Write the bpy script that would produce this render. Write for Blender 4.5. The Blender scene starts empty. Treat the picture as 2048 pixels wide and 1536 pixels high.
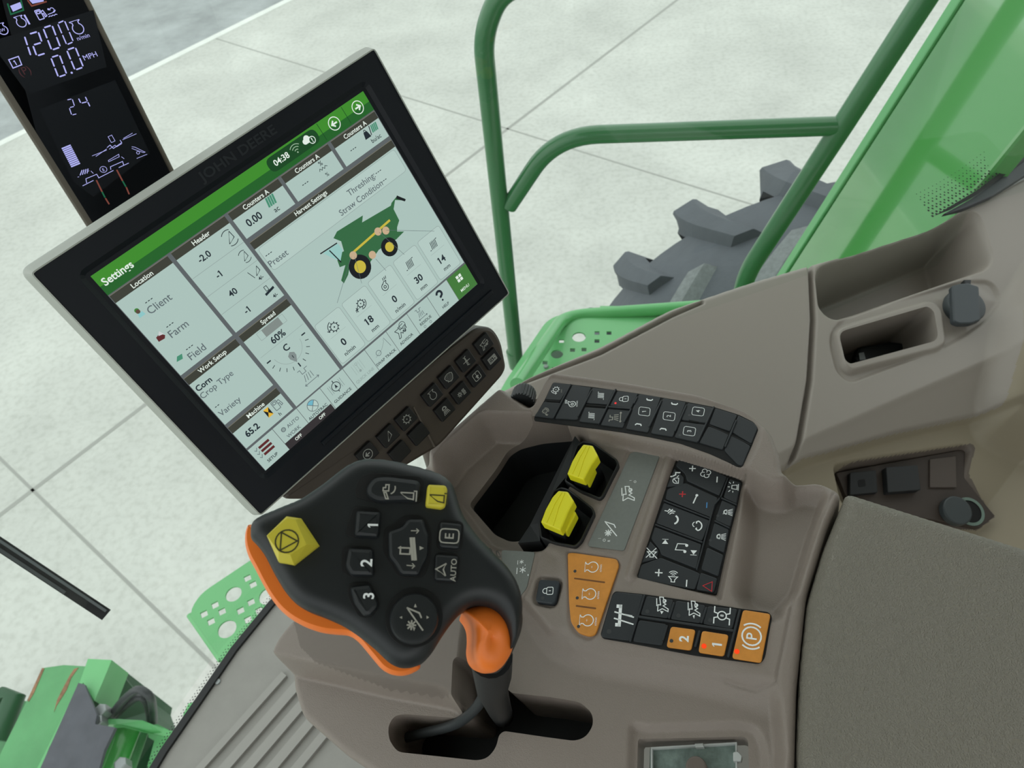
import bpy, math, random
import numpy as np
from mathutils import Matrix, Vector
random.seed(4)
# ---------------------------------------------------------------- camera
FP = 1480.0; CX, CY = 1024.0, 768.0
D = np.array([195., 1331., 1480.]); D /= np.linalg.norm(D)
Xc = np.array([10264., 140., -1480.]); Xc -= Xc.dot(D)*D; Xc /= np.linalg.norm(Xc)
Zc = -D; Yc = np.cross(Zc, Xc)
R = np.array([Xc, Yc, Zc])
C = np.array([0., 0., 3.2])
scene = bpy.context.scene
cam = bpy.data.cameras.new('camera'); camo = bpy.data.objects.new('camera', cam)
scene.collection.objects.link(camo); scene.camera = camo
cx_, cy_, cz_ = R[:, 0], -R[:, 1], -R[:, 2]
camo.matrix_world = Matrix(((cx_[0], cy_[0], cz_[0], C[0]), (cx_[1], cy_[1], cz_[1], C[1]), (cx_[2], cy_[2], cz_[2], C[2]), (0, 0, 0, 1)))
cam.sensor_width = 36; cam.lens = 36*FP/2048; cam.clip_start = .01; cam.clip_end = 200
cam.dof.use_dof = True; cam.dof.focus_distance = .49; cam.dof.aperture_fstop = 20
# ---------------------------------------------------------------- light
world = bpy.data.worlds.new('sky'); scene.world = world; world.use_nodes = True
wn = world.node_tree; wn.nodes.clear()
wo = wn.nodes.new('ShaderNodeOutputWorld'); wb = wn.nodes.new('ShaderNodeBackground')
tc = wn.nodes.new('ShaderNodeTexCoord'); no = wn.nodes.new('ShaderNodeTexNoise'); cr = wn.nodes.new('ShaderNodeValToRGB')
no.inputs['Scale'].default_value = 2.2; no.inputs['Detail'].default_value = 5
wn.links.new(tc.outputs['Generated'], no.inputs['Vector']); wn.links.new(no.outputs['Fac'], cr.inputs['Fac'])
cr.color_ramp.elements[0].position = .38; cr.color_ramp.elements[0].color = (.56, .62, .63, 1)
cr.color_ramp.elements[1].position = .66; cr.color_ramp.elements[1].color = (1.0, 1.01, .98, 1)
wn.links.new(cr.outputs['Color'], wb.inputs['Color']); wb.inputs['Strength'].default_value = 1.72
wn.links.new(wb.outputs[0], wo.inputs['Surface'])
scene.view_settings.view_transform = 'Standard'; scene.view_settings.look = 'None'
scene.view_settings.exposure = 0; scene.view_settings.gamma = 1; scene.view_settings.use_curve_mapping = False

# ---------------------------------------------------------------- materials
def lin(c):
    return tuple((v/255/12.92 if v/255 <= .04045 else ((v/255+.055)/1.055)**2.4) for v in c)+(1,)
MATS = {}
def mat(name, rgb, rough=.5, metal=0, spec=.5, coat=0, emit=0, bump=None, noise=None, alpha=None):
    """rgb in sRGB 0..255; bump=(scale,strength,dist[,kind]); noise=(scale,amount)"""
    if name in MATS: return MATS[name]
    m = bpy.data.materials.new(name); m.use_nodes = True; nt = m.node_tree; b = nt.nodes['Principled BSDF']
    b.inputs['Base Color'].default_value = lin(rgb); b.inputs['Roughness'].default_value = rough
    b.inputs['Metallic'].default_value = metal; b.inputs['Specular IOR Level'].default_value = spec
    b.inputs['Coat Weight'].default_value = coat; b.inputs['Coat Roughness'].default_value = .04
    if emit:
        b.inputs['Emission Color'].default_value = lin(rgb); b.inputs['Emission Strength'].default_value = emit
        b.inputs['Base Color'].default_value = (.01, .01, .01, 1); b.inputs['Specular IOR Level'].default_value = .1
        b.inputs['Roughness'].default_value = .3
    t = nt.nodes.new('ShaderNodeTexCoord')
    if noise:
        n = nt.nodes.new('ShaderNodeTexNoise'); n.inputs['Scale'].default_value = noise[0]; n.inputs['Detail'].default_value = 8
        n.inputs['Roughness'].default_value = .65
        nt.links.new(t.outputs['Object'], n.inputs['Vector'])
        r = nt.nodes.new('ShaderNodeValToRGB'); a = lin(rgb)
        lo = tuple(max(0, v*(1-noise[1])) for v in a[:3])+(1,); hi = tuple(min(1, v*(1+noise[1])) for v in a[:3])+(1,)
        r.color_ramp.elements[0].color = lo; r.color_ramp.elements[1].color = hi
        r.color_ramp.elements[0].position = .3; r.color_ramp.elements[1].position = .7
        nt.links.new(n.outputs['Fac'], r.inputs['Fac'])
        nt.links.new(r.outputs['Color'], b.inputs['Emission Color' if emit else 'Base Color'])
    if bump:
        kind = bump[3] if len(bump) > 3 else 'noise'
        if kind == 'leather':
            v = nt.nodes.new('ShaderNodeTexVoronoi'); v.inputs['Scale'].default_value = bump[0]; v.feature = 'DISTANCE_TO_EDGE'
            n0 = nt.nodes.new('ShaderNodeTexNoise'); n0.inputs['Scale'].default_value = bump[0]*.6; n0.inputs['Detail'].default_value = 4
            mx = nt.nodes.new('ShaderNodeMixRGB'); mx.inputs[0].default_value = .03
            nt.links.new(t.outputs['Object'], n0.inputs['Vector']); nt.links.new(t.outputs['Object'], mx.inputs[1]); nt.links.new(n0.outputs['Color'], mx.inputs[2])
            nt.links.new(mx.outputs[0], v.inputs['Vector'])
            mr = nt.nodes.new('ShaderNodeMapRange'); mr.inputs[1].default_value = 0; mr.inputs[2].default_value = .25
            nt.links.new(v.outputs['Distance'], mr.inputs[0]); src = mr.outputs[0]
            ad = nt.nodes.new('ShaderNodeMath'); ad.operation = 'ADD'
            nt.links.new(mr.outputs[0], ad.inputs[0]); nt.links.new(n0.outputs['Fac'], ad.inputs[1]); src = ad.outputs[0]
        else:
            n2 = nt.nodes.new('ShaderNodeTexNoise'); n2.inputs['Scale'].default_value = bump[0]; n2.inputs['Detail'].default_value = 3
            nt.links.new(t.outputs['Object'], n2.inputs['Vector']); src = n2.outputs['Fac']
        bp = nt.nodes.new('ShaderNodeBump'); bp.inputs['Strength'].default_value = bump[1]; bp.inputs['Distance'].default_value = bump[2]
        nt.links.new(src, bp.inputs['Height']); nt.links.new(bp.outputs[0], b.inputs['Normal'])
    MATS[name] = m
    return m
def glass(name, tint, refl):
    if name in MATS: return MATS[name]
    m = bpy.data.materials.new(name); m.use_nodes = True; nt = m.node_tree; nt.nodes.clear()
    o = nt.nodes.new('ShaderNodeOutputMaterial'); tr = nt.nodes.new('ShaderNodeBsdfTransparent'); tr.inputs[0].default_value = tint
    gl = nt.nodes.new('ShaderNodeBsdfGlossy'); gl.inputs['Roughness'].default_value = .02
    mx = nt.nodes.new('ShaderNodeMixShader'); mx.inputs[0].default_value = refl
    nt.links.new(tr.outputs[0], mx.inputs[1]); nt.links.new(gl.outputs[0], mx.inputs[2]); nt.links.new(mx.outputs[0], o.inputs[0])
    MATS[name] = m; return m

TAUPE = mat('taupe_plastic', (138, 127, 119), .44, bump=(1500, .5, .0006))
TAUPE_S = mat('smooth_taupe_plastic', (150, 142, 134), .40, bump=(2500, .1, .0002))
TAUPE_D = mat('dark_taupe_plastic', (104, 94, 87), .5, bump=(2000, .2, .0003))
BEIGE = mat('beige_trim_plastic', (146, 136, 117), .5, bump=(1500, .15, .0003))
LEATHER = mat('grained_vinyl', (126, 121, 110), .46, bump=(250, .55, .0009, 'leather'))
PODLE = mat('grained_pod_plastic', (132, 121, 113), .40, bump=(650, .5, .0006, 'leather'))
BLACKP = mat('black_plastic', (30, 32, 34), .5, bump=(1500, .15, .0002))
BLACKG = mat('soft_black_grip', (25, 29, 32), .45)
BLACKD = mat('deep_black_plastic', (20, 22, 24), .55)
KEYB = mat('black_rubber_key', (38, 42, 46), .5, bump=(1200, .1, .0002))
KEYN = mat('glossy_black_key', (18, 20, 23), .4)
GAP = mat('dark_gap', (12, 13, 14), .8)
ORANGEK = mat('orange_key', (214, 142, 58), .5, noise=(90, .12))
ORANGEP = mat('orange_rubber', (252, 128, 40), .42)
YEL = mat('yellow_plastic', (242, 234, 40), .4)
YELD = mat('mustard_plastic', (212, 198, 62), .45)
GREYP = mat('grey_label_plate', (118, 122, 118), .6, noise=(400, .05))
WHT = mat('white_legend', (246, 250, 250), .5)
WHTD = mat('dim_legend', (168, 166, 156), .5)
REDL = mat('red_legend', (200, 40, 50), .5)
BLUL = mat('blue_legend', (70, 140, 200), .5)
LED = mat('lit_led', (255, 70, 20), emit=1.0)
LEDR = mat('lit_red_led', (235, 60, 60), emit=1.0)
LEDO = mat('unlit_led', (62, 64, 66), .3)
BEZ = mat('monitor_bezel', (14, 20, 28), .5, spec=.3)
SILV = mat('silver_frame', (176, 180, 172), .45, metal=.1)
BRNZ = mat('bronze_grey_frame', (112, 106, 96), .45)
GRN = mat('green_paint', (52, 114, 68), .28, coat=.4)
GRNP = mat('bright_green_paint', (94, 178, 106), .3, coat=.3)
GRNG = mat('glossy_green_panel', (84, 160, 84), .12, coat=1.0)
GRNW = mat('worn_green_paint', (92, 160, 104), .45, noise=(9, .12))
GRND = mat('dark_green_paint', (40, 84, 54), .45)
RUST = mat('rust', (150, 112, 84), .8, noise=(40, .4))
RUBG = mat('grey_rubber_sheet', (82, 84, 92), .6, noise=(20, .15))
TYRE = mat('tyre_rubber', (84, 90, 96), .7, noise=(12, .1), bump=(60, .3, .004))
TYREW = mat('dusty_lit_tyre_rubber', (122, 128, 128), .85, noise=(60, .2))  # near-side lugs: dust, plus light on their inner faces put into the colour
HOSE = mat('black_hose', (52, 56, 58), .4)
STEEL = mat('zinc_steel', (150, 155, 155), .4, metal=.6)
MATF = mat('grey_floor_mat', (146, 144, 139), .6, noise=(30, .05))
PCB = mat('circuit_board', (118, 134, 128), .5, noise=(120, .35))
WHITE = mat('white_plastic', (190, 194, 192), .5)
CEIL = mat('headliner', (168, 165, 158), .9)

# ---------------------------------------------------------------- frames
def ray(x, y): return R @ np.array([x-CX, y-CY, FP])
def nrm(v): v = np.array(v, float); return v/np.linalg.norm(v)
class Frame:
    def __init__(s, O, N, U):
        s.O = np.array(O, float); s.N = nrm(N); U = np.array(U, float); s.U = nrm(U-U.dot(s.N)*s.N); s.V = np.cross(s.N, s.U)
        a, b, c, o = s.U, s.V, s.N, s.O
        s.M = Matrix(((a[0], b[0], c[0], o[0]), (a[1], b[1], c[1], o[1]), (a[2], b[2], c[2], o[2]), (0, 0, 0, 1)))
    def l(s, x, y, h=0.):
        r = ray(x, y); o = s.O+s.N*h; t = (o-C).dot(s.N)/r.dot(s.N); q = C+t*r-s.O
        return np.array([q.dot(s.U), q.dot(s.V)])
    def poly(s, pts, h=0.): return [tuple(s.l(p[0], p[1], p[2] if len(p) > 2 else h)) for p in pts]
    def w(s, u, v, h=0.): return s.O+s.U*u+s.V*v+s.N*h
    def ang(s, x, y, dx, dy, h=0.):
        a = s.l(x, y, h); b = s.l(x+dx, y+dy, h); return math.atan2(b[1]-a[1], b[0]-a[0])
WORLD = Frame((0, 0, 0), (0, 0, 1), (1, 0, 0))
def onz(x, y, z): r = ray(x, y); return C+r*(z-C[2])/r[2]
def ony(x, y, Y0): r = ray(x, y); return C+r*Y0/r[1]
def ond(x, y, d): return C+ray(x, y)/FP*d
def zz(o, s, pts): return [(o[0]+p[0]/s, o[1]+p[1]/s)+tuple(p[2:]) for p in pts]
Z2 = lambda pts: zz((980, 730), 3.413, pts)
Z3 = lambda pts: zz((1020, 1060), 3.531, pts)
Z1 = lambda pts: zz((460, 880), 3.073, pts)
Z6 = lambda pts: zz((0, 1080), 3.368, pts)
ZC = lambda pts: zz((0, 0), 3.0, pts)

def rnd(poly, r, seg=4):
    out = []; n = len(poly)
    for i in range(n):
        p = np.array(poly[i][:2]); a = np.array(poly[i-1][:2]); b = np.array(poly[(i+1) % n][:2])
        la = np.linalg.norm(a-p); lb = np.linalg.norm(b-p)
        if la < 1e-7 or lb < 1e-7: continue
        rr = min(r, la*.48, lb*.48); p0 = p+(a-p)/la*rr; p1 = p+(b-p)/lb*rr
        for k in range(seg+1):
            t = k/seg; out.append(tuple((1-t)**2*p0+2*t*(1-t)*p+t*t*p1))
    return out
def area(p): return .5*sum(p[i-1][0]*p[i][1]-p[i][0]*p[i-1][1] for i in range(len(p)))
def ccw(p): return list(p) if area(p) > 0 else list(p)[::-1]
def inset(poly, d):
    n = len(poly); out = []
    for i in range(n):
        p = np.array(poly[i][:2]); a = np.array(poly[i-1][:2]); b = np.array(poly[(i+1) % n][:2])
        e1 = p-a; e2 = b-p; l1 = np.linalg.norm(e1); l2 = np.linalg.norm(e2)
        if l1 < 1e-9: e1 = e2; l1 = l2
        if l2 < 1e-9: e2 = e1; l2 = l1
        n1 = np.array([-e1[1], e1[0]])/l1; n2 = np.array([-e2[1], e2[0]])/l2
        m = n1+n2; k = m.dot(m)
        m = n1 if k < .2 else m/k*2
        out.append(tuple(p+m*d))
    return out
# ---------------------------------------------------------------- mesh builder
TC = {}
def textmesh(s, bold):
    key = (s, bold)
    if key not in TC:
        cu = bpy.data.curves.new('t', 'FONT'); cu.body = s; cu.size = 1; cu.align_x = 'CENTER'; cu.align_y = 'CENTER'; cu.resolution_u = 3
        cu.offset = bold
        o = bpy.data.objects.new('t', cu); me = bpy.data.meshes.new_from_object(o)
        vs = [tuple(v.co[:2]) for v in me.vertices]; fs = [tuple(p.vertices) for p in me.polygons]
        if vs:
            xs = [v[0] for v in vs]; ys = [v[1] for v in vs]; mx, my = (min(xs)+max(xs))/2, (min(ys)+max(ys))/2
            vs = [(v[0]-mx, v[1]-my) for v in vs]
            for i, ch in enumerate(s):   # give every 1 its flag
                if ch == '1':
                    def ext(q):
                        c2 = bpy.data.curves.new('t', 'FONT'); c2.body = q; c2.size = 1; c2.offset = bold; o2 = bpy.data.objects.new('t', c2); m2 = bpy.data.meshes.new_from_object(o2)
                        xx = [v.co[0] for v in m2.vertices]; r = (min(xx), max(xx)); bpy.data.objects.remove(o2); bpy.data.curves.remove(c2); bpy.data.meshes.remove(m2); return r
                    full = ext(s); xr = ext(s[:i+1])[1]-(full[0]+full[1])/2; k = len(vs); yt = max(ys)-my if '%' not in s else .35
                    w1 = .085+2*bold
                    vs += [(xr-w1, yt), (xr-w1-.13, yt-.12), (xr-w1-.13, yt-.21), (xr-w1, yt-.11)]; fs.append((k, k+1, k+2, k+3))
            hh = max(ys)-min(ys); ww = max(xs)-min(xs)
        else: hh = ww = 1
        TC[key] = (vs, fs, ww, hh); bpy.data.objects.remove(o); bpy.data.curves.remove(cu); bpy.data.meshes.remove(me)
    return TC[key]
class MB:
    def __init__(s): s.v = []; s.f = []; s.m = []; s.mats = []; s.sm = []
    def mi(s, m):
        if m not in s.mats: s.mats.append(m)
        return s.mats.index(m)
    def add(s, vs, fs, m, smooth=False):
        o = len(s.v); s.v += [tuple(map(float, v)) for v in vs]; k = s.mi(m)
        for f in fs: s.f.append(tuple(i+o for i in f)); s.m.append(k); s.sm.append(smooth)
    def poly(s, p, z, m): p = ccw(p); s.add([(q[0], q[1], z) for q in p], [tuple(range(len(p)))], m)
    def rect(s, x0, y0, x1, y1, z, m): s.poly([(x0, y0), (x1, y0), (x1, y1), (x0, y1)], z, m)
    def rings(s, rs, m, cap=True, base=False, smooth=False, closed=True):
        n = len(rs[0]); vs = [q for r in rs for q in r]; fs = []
        for k in range(len(rs)-1):
            for i in range(n if closed else n-1):
                j = (i+1) % n; fs.append((k*n+i, k*n+j, (k+1)*n+j, (k+1)*n+i))
        if cap: fs.append(tuple(range((len(rs)-1)*n, len(rs)*n)))
        if base: fs.append(tuple(range(n))[::-1])
        s.add(vs, fs, m, smooth)
    def prism(s, p, z0, z1, m, bev=0., smooth=False, hb=None):
        p = ccw(p); hb = bev if hb is None else hb
        rs = [[(q[0], q[1], z0) for q in p]]
        if bev:
            rs.append([(q[0], q[1], z1-hb) for q in p])
            for k in (1, 2): 
                a = k/2*math.pi/2; pi = inset(p, bev*(1-math.cos(a))); rs.append([(q[0], q[1], z1-hb+hb*math.sin(a)) for q in pi])
        else: rs.append([(q[0], q[1], z1) for q in p])
        s.rings(rs, m, True, True, smooth)
    def profile(s, p, prof, m, zf=None, cap=True, base=True, smooth=True):
        """prof list of (inset, z)"""
        p = ccw(p); rs = []
        for d, z in prof:
            q = inset(p, d); rs.append([(a[0], a[1], z+(zf(a[0], a[1]) if zf else 0)) for a in q])
        s.rings(rs, m, cap, base, smooth)
    def hprism(s, pts, h0, m):
        """pts (u,v,h) local"""
        s.rings([[(q[0], q[1], h0) for q in pts], [tuple(q) for q in pts]] if area(pts) > 0 else [[(q[0], q[1], h0) for q in pts[::-1]], [tuple(q) for q in pts[::-1]]], m, True, True)
    def stroke(s, pts, w, z, m, closed=False, th=0):
        n = len(pts); L = []; Rr = []
        for i in range(n):
            p = np.array(pts[i], float); a = np.array(pts[i-1] if (i > 0 or closed) else pts[i], float); b = np.array(pts[(i+1) % n] if (i < n-1 or closed) else pts[i], float)
            d1 = p-a; d2 = b-p
            l1 = np.linalg.norm(d1); l2 = np.linalg.norm(d2)
            d1 = d1/l1 if l1 > 1e-9 else None; d2 = d2/l2 if l2 > 1e-9 else None
            if d1 is None and d2 is None: return
            if d1 is None: d1 = d2
            if d2 is None: d2 = d1
            n1 = np.array([-d1[1], d1[0]]); n2 = np.array([-d2[1], d2[0]]); mm = n1+n2; k = mm.dot(mm)
            mm = n1 if k < .5 else mm*2/k
            L.append(p+mm*w/2); Rr.append(p-mm*w/2)
        k = n if closed else n-1
        for i in range(k):
            j = (i+1) % n
            q = [Rr[i], Rr[j], L[j], L[i]]
            if th: s.prism(q, z, z+th, m)
            else: s.add([(a[0], a[1], z) for a in q], [(0, 1, 2, 3)], m)
    def circ(s, c, r, n=24, a0=0, a1=360): 
        k = n if a1-a0 >= 360 else n+1
        return [(c[0]+r*math.cos(math.radians(a0+(a1-a0)*i/n)), c[1]+r*math.sin(math.radians(a0+(a1-a0)*i/n))) for i in range(k)]
    def disc(s, c, r, z, m, n=24): s.poly(s.circ(c, r, n), z, m)
    def ring(s, c, r, w, z, m, n=24): s.stroke(s.circ(c, r, n), w, z, m, True)
    def text(s, t, c, h, z, m, rot=0, bold=0.0, ref='H', wmax=None, left=False, sx=1.0):
        """h = cap height"""
        vs, fs, ww, hh = textmesh(t, bold); cap = textmesh(ref, bold)[3]; k = h/cap
        cs, sn = math.cos(rot), math.sin(rot); off = ww/2*k*sx if left else 0
        s.add([(c[0]+cs*(x*k*sx+off)-sn*y*k, c[1]+sn*(x*k*sx+off)+cs*y*k, z) for x, y in vs], fs, m)
    def tube(s, pts, r, m, n=12, caps=True):
        pts = [np.array(p, float) for p in pts]; rs = []
        up = None
        for i, p in enumerate(pts):
            t = nrm(pts[min(i+1, len(pts)-1)]-pts[max(i-1, 0)])
            if up is None: up = np.array([0, 0, 1.]) if abs(t[2]) < .9 else np.array([1., 0, 0])
            a = nrm(np.cross(up, t)); b = np.cross(t, a); up = b
            ri = r[i] if isinstance(r, (list, tuple)) else r
            rs.append([tuple(p+ri*(math.cos(2*math.pi*k/n)*a+math.sin(2*math.pi*k/n)*b)) for k in range(n)])
        s.rings(rs, m, caps, caps, True)
    def box(s, c, d, m, bev=0): 
        p = [(c[0]-d[0]/2, c[1]-d[1]/2), (c[0]+d[0]/2, c[1]-d[1]/2), (c[0]+d[0]/2, c[1]+d[1]/2), (c[0]-d[0]/2, c[1]+d[1]/2)]
        s.prism(p, c[2]-d[2]/2, c[2]+d[2]/2, m, bev)
    def build(s, name, parent=None, frame=WORLD, **kw):
        me = bpy.data.meshes.new(name); me.from_pydata(s.v, [], s.f)
        for m in s.mats: me.materials.append(m)
        me.polygons.foreach_set('material_index', s.m); me.polygons.foreach_set('use_smooth', s.sm); me.update()
        if any(s.sm):
            try: me.set_sharp_from_angle(angle=math.radians(38))
            except Exception: pass
        return link(name, me, parent, frame.M, **kw)
WM = {}
def link(name, data, parent, M, label=None, cat=None, group=None, kind=None):
    o = bpy.data.objects.new(name, data); scene.collection.objects.link(o)
    if parent is not None:
        o.parent = parent; o.matrix_parent_inverse = WM[parent.name].inverted()
    o.matrix_basis = M; WM[o.name] = M.copy()
    for k, v in (('label', label), ('category', cat), ('group', group), ('kind', kind)):
        if v: o[k] = v
    return o
def thing(name, label, cat, frame=WORLD, at=(0, 0, 0), group=None, kind=None):
    M = frame.M @ Matrix.Translation(at)
    return link(name, None, None, M, label, cat, group, kind)

# ---------------------------------------------------------------- height-field shells
def sdf(P, poly):
    """positive inside"""
    poly = np.array([q[:2] for q in poly]); n = len(poly); d = np.full(len(P), 1e9); inside = np.zeros(len(P), bool)
    for i in range(n):
        a = poly[i-1]; b = poly[i]; e = b-a; L = e.dot(e)
        if L < 1e-14: continue
        t = np.clip(((P-a)@e)/L, 0, 1); q = P-a-t[:, None]*e; d = np.minimum(d, (q*q).sum(1))
        c = ((a[1] > P[:, 1]) != (b[1] > P[:, 1]))
        with np.errstate(divide='ignore', invalid='ignore'):
            xi = (b[0]-a[0])*(P[:, 1]-a[1])/(b[1]-a[1]+1e-15)+a[0]
        inside ^= c & (P[:, 0] < xi)
    d = np.sqrt(d); return np.where(inside, d, -d)
def dline(P, pl):
    d = np.full(len(P), 1e9)
    for i in range(len(pl)-1):
        a = np.array(pl[i][:2]); b = np.array(pl[i+1][:2]); e = b-a
        t = np.clip(((P-a)@e)/e.dot(e), 0, 1); q = P-a-t[:, None]*e; d = np.minimum(d, (q*q).sum(1))
    return np.sqrt(d)
def nearest(P, poly):
    poly = np.array([q[:2] for q in poly]); best = np.full(len(P), 1e9); out = P.copy()
    for i in range(len(poly)):
        a = poly[i-1]; b = poly[i]; e = b-a; L = e.dot(e)
        if L < 1e-14: continue
        t = np.clip(((P-a)@e)/L, 0, 1); q = a+t[:, None]*e; dd = ((P-q)**2).sum(1); k = dd < best
        best[k] = dd[k]; out[k] = q[k]
    return out
def sst(x): x = np.clip(x, 0, 1); return x*x*(3-2*x)
def shell(name, frame, outline, feats, step, mats, parent=None, holes=(), skirt=.03, edge=0., matregs=(), **kw):
    o = np.array([q[:2] for q in outline]); mn = o.min(0)-2*step; mx = o.max(0)+2*step
    nx = int((mx[0]-mn[0])/step)+1; ny = int((mx[1]-mn[1])/step)+1
    gx, gy = np.meshgrid(mn[0]+np.arange(nx)*step, mn[1]+np.arange(ny)*step); P = np.stack([gx.ravel(), gy.ravel()], 1)
    so = sdf(P, outline); s = so.copy()
    for h, dep in holes: s = np.minimum(s, -sdf(P, h))
    out = s <= 0; near = out & (s > -2.2*step)
    # snap
    idx = np.where(near)[0]; Q = P[idx]; cand = nearest(Q, outline); dist = ((Q-cand)**2).sum(1)
    for h, dep in holes:
        c2 = nearest(Q, h); d2 = ((Q-c2)**2).sum(1); k = d2 < dist; cand[k] = c2[k]; dist[k] = d2[k]
    P[idx] = cand; so[idx] = np.maximum(so[idx], 0)
    H = np.zeros(len(P))
    for ft in feats:
        kd = ft[0]
        if kd in ('set', 'add', 'fn'):
            pl, h, w = ft[1:4]; pa = np.array([q[:2] for q in pl]); b0 = pa.min(0)-w; b1 = pa.max(0)+w
            k = np.where((P[:, 0] > b0[0]) & (P[:, 0] < b1[0]) & (P[:, 1] > b0[1]) & (P[:, 1] < b1[1]))[0]
            if not len(k): continue
            m = sst((sdf(P[k], pl)+w/2)/w)
            if kd == 'set': H[k] = H[k]*(1-m)+h*m
            elif kd == 'add': H[k] += h*m
            else: H[k] = H[k]*(1-m)+h(P[k])*m
        elif kd == 'groove':
            d = dline(P, ft[1]); H -= ft[2]*np.exp(-(d/ft[3])**2)
        elif kd == 'slope':   # points, gradient, max : signed distance to the left of a line a->b
            a, b, g, mxd = np.array(ft[1]), np.array(ft[2]), ft[3], ft[4]; e = nrm(b-a); n = np.array([-e[1], e[0]])
            d = np.clip((P-a)@n, 0, mxd); sft = ft[5] if len(ft) > 5 else .01
            H += g*(np.sqrt(d*d+sft*sft)-sft)
    if edge:
        d = np.clip(so, 0, edge); H -= edge-np.sqrt(np.maximum(0, edge**2-(edge-d)**2))
    ins = ~out
    I = np.arange(nx*ny).reshape(ny, nx); a = I[:-1, :-1].ravel(); b = I[:-1, 1:].ravel(); c = I[1:, 1:].ravel(); d_ = I[1:, :-1].ravel()
    keep = ins[a] | ins[b] | ins[c] | ins[d_]; F = np.stack([a, b, c, d_], 1)[keep]
    used = np.unique(F); rem = -np.ones(nx*ny, int); rem[used] = np.arange(len(used)); F = rem[F]
    V = np.stack([P[used, 0], P[used, 1], H[used]], 1)
    cen = V[F].mean(1)[:, :2]; mi = np.zeros(len(F), int)
    for pl, k in matregs: mi[sdf(cen, pl) > 0] = k
    E = np.concatenate([F[:, [0, 1]], F[:, [1, 2]], F[:, [2, 3]], F[:, [3, 0]]]); key = np.sort(E, 1); kk = key[:, 0].astype(np.int64)*len(V)+key[:, 1]
    u, inv, cnt = np.unique(kk, return_inverse=True, return_counts=True); be = E[cnt[inv] == 1]
    bm = np.tile(mi, 4)[cnt[inv] == 1]
    bv = np.unique(be); mp = {int(x): len(V)+i for i, x in enumerate(bv)}; n0 = len(V)
    top = V[bv].copy(); bot = V[bv].copy(); dep = np.full(len(bv), skirt)
    for h, dp in holes: dep[np.abs(sdf(bot[:, :2], h)) < step*.6] = dp
    bot[:, 2] = -dep
    bot[:, 2] = np.minimum(bot[:, 2], top[:, 2]-.001)
    V2 = np.concatenate([V, top, bot]); nb = len(bv)
    S = [(mp[int(y)], mp[int(x)], mp[int(x)]+nb, mp[int(y)]+nb) for x, y in be]
    faces = F.tolist()+S
    me = bpy.data.meshes.new(name); me.from_pydata(V2.tolist(), [], faces)
    for m in mats: me.materials.append(m)
    me.polygons.foreach_set('material_index', mi.tolist()+bm.tolist()); me.polygons.foreach_set('use_smooth', [True]*len(faces)); me.update()
    return link(name, me, parent, frame.M, **kw)

# ---------------------------------------------------------------- icons (drawn upright in -1..1)
def gear(c, r, n=9):
    out = []
    for i in range(n):
        a = 2*math.pi*i/n
        for da, rr in ((0, .8), (.32, .8), (.36, 1.05), (.62, .8)):
            out.append((c[0]+r*rr*math.cos(a+da), c[1]+r*rr*math.sin(a+da)))
    return out
def arc(c, r, a0, a1, n=10): return [(c[0]+r*math.cos(math.radians(a0+(a1-a0)*i/n)), c[1]+r*math.sin(math.radians(a0+(a1-a0)*i/n))) for i in range(n+1)]
def rrect(x0, y0, x1, y1, r): return rnd([(x0, y0), (x1, y0), (x1, y1), (x0, y1)], r, 3)
ENG = arc((0, -.15), .75, 125, 415, 18)+[(.43, .75), (.75, .95), (-.75, .95), (-.43, .75)]
COMB = [(-1, .5), (-.1, .5), (-.1, .15), (1, .35), (1, -.15), (.7, -.2), (.55, -.5), (.25, -.2), (.05, -.55), (-.2, -.2), (-.6, -.9), (-.95, -.9), (-.6, -.1), (-1, .5)]
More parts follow.
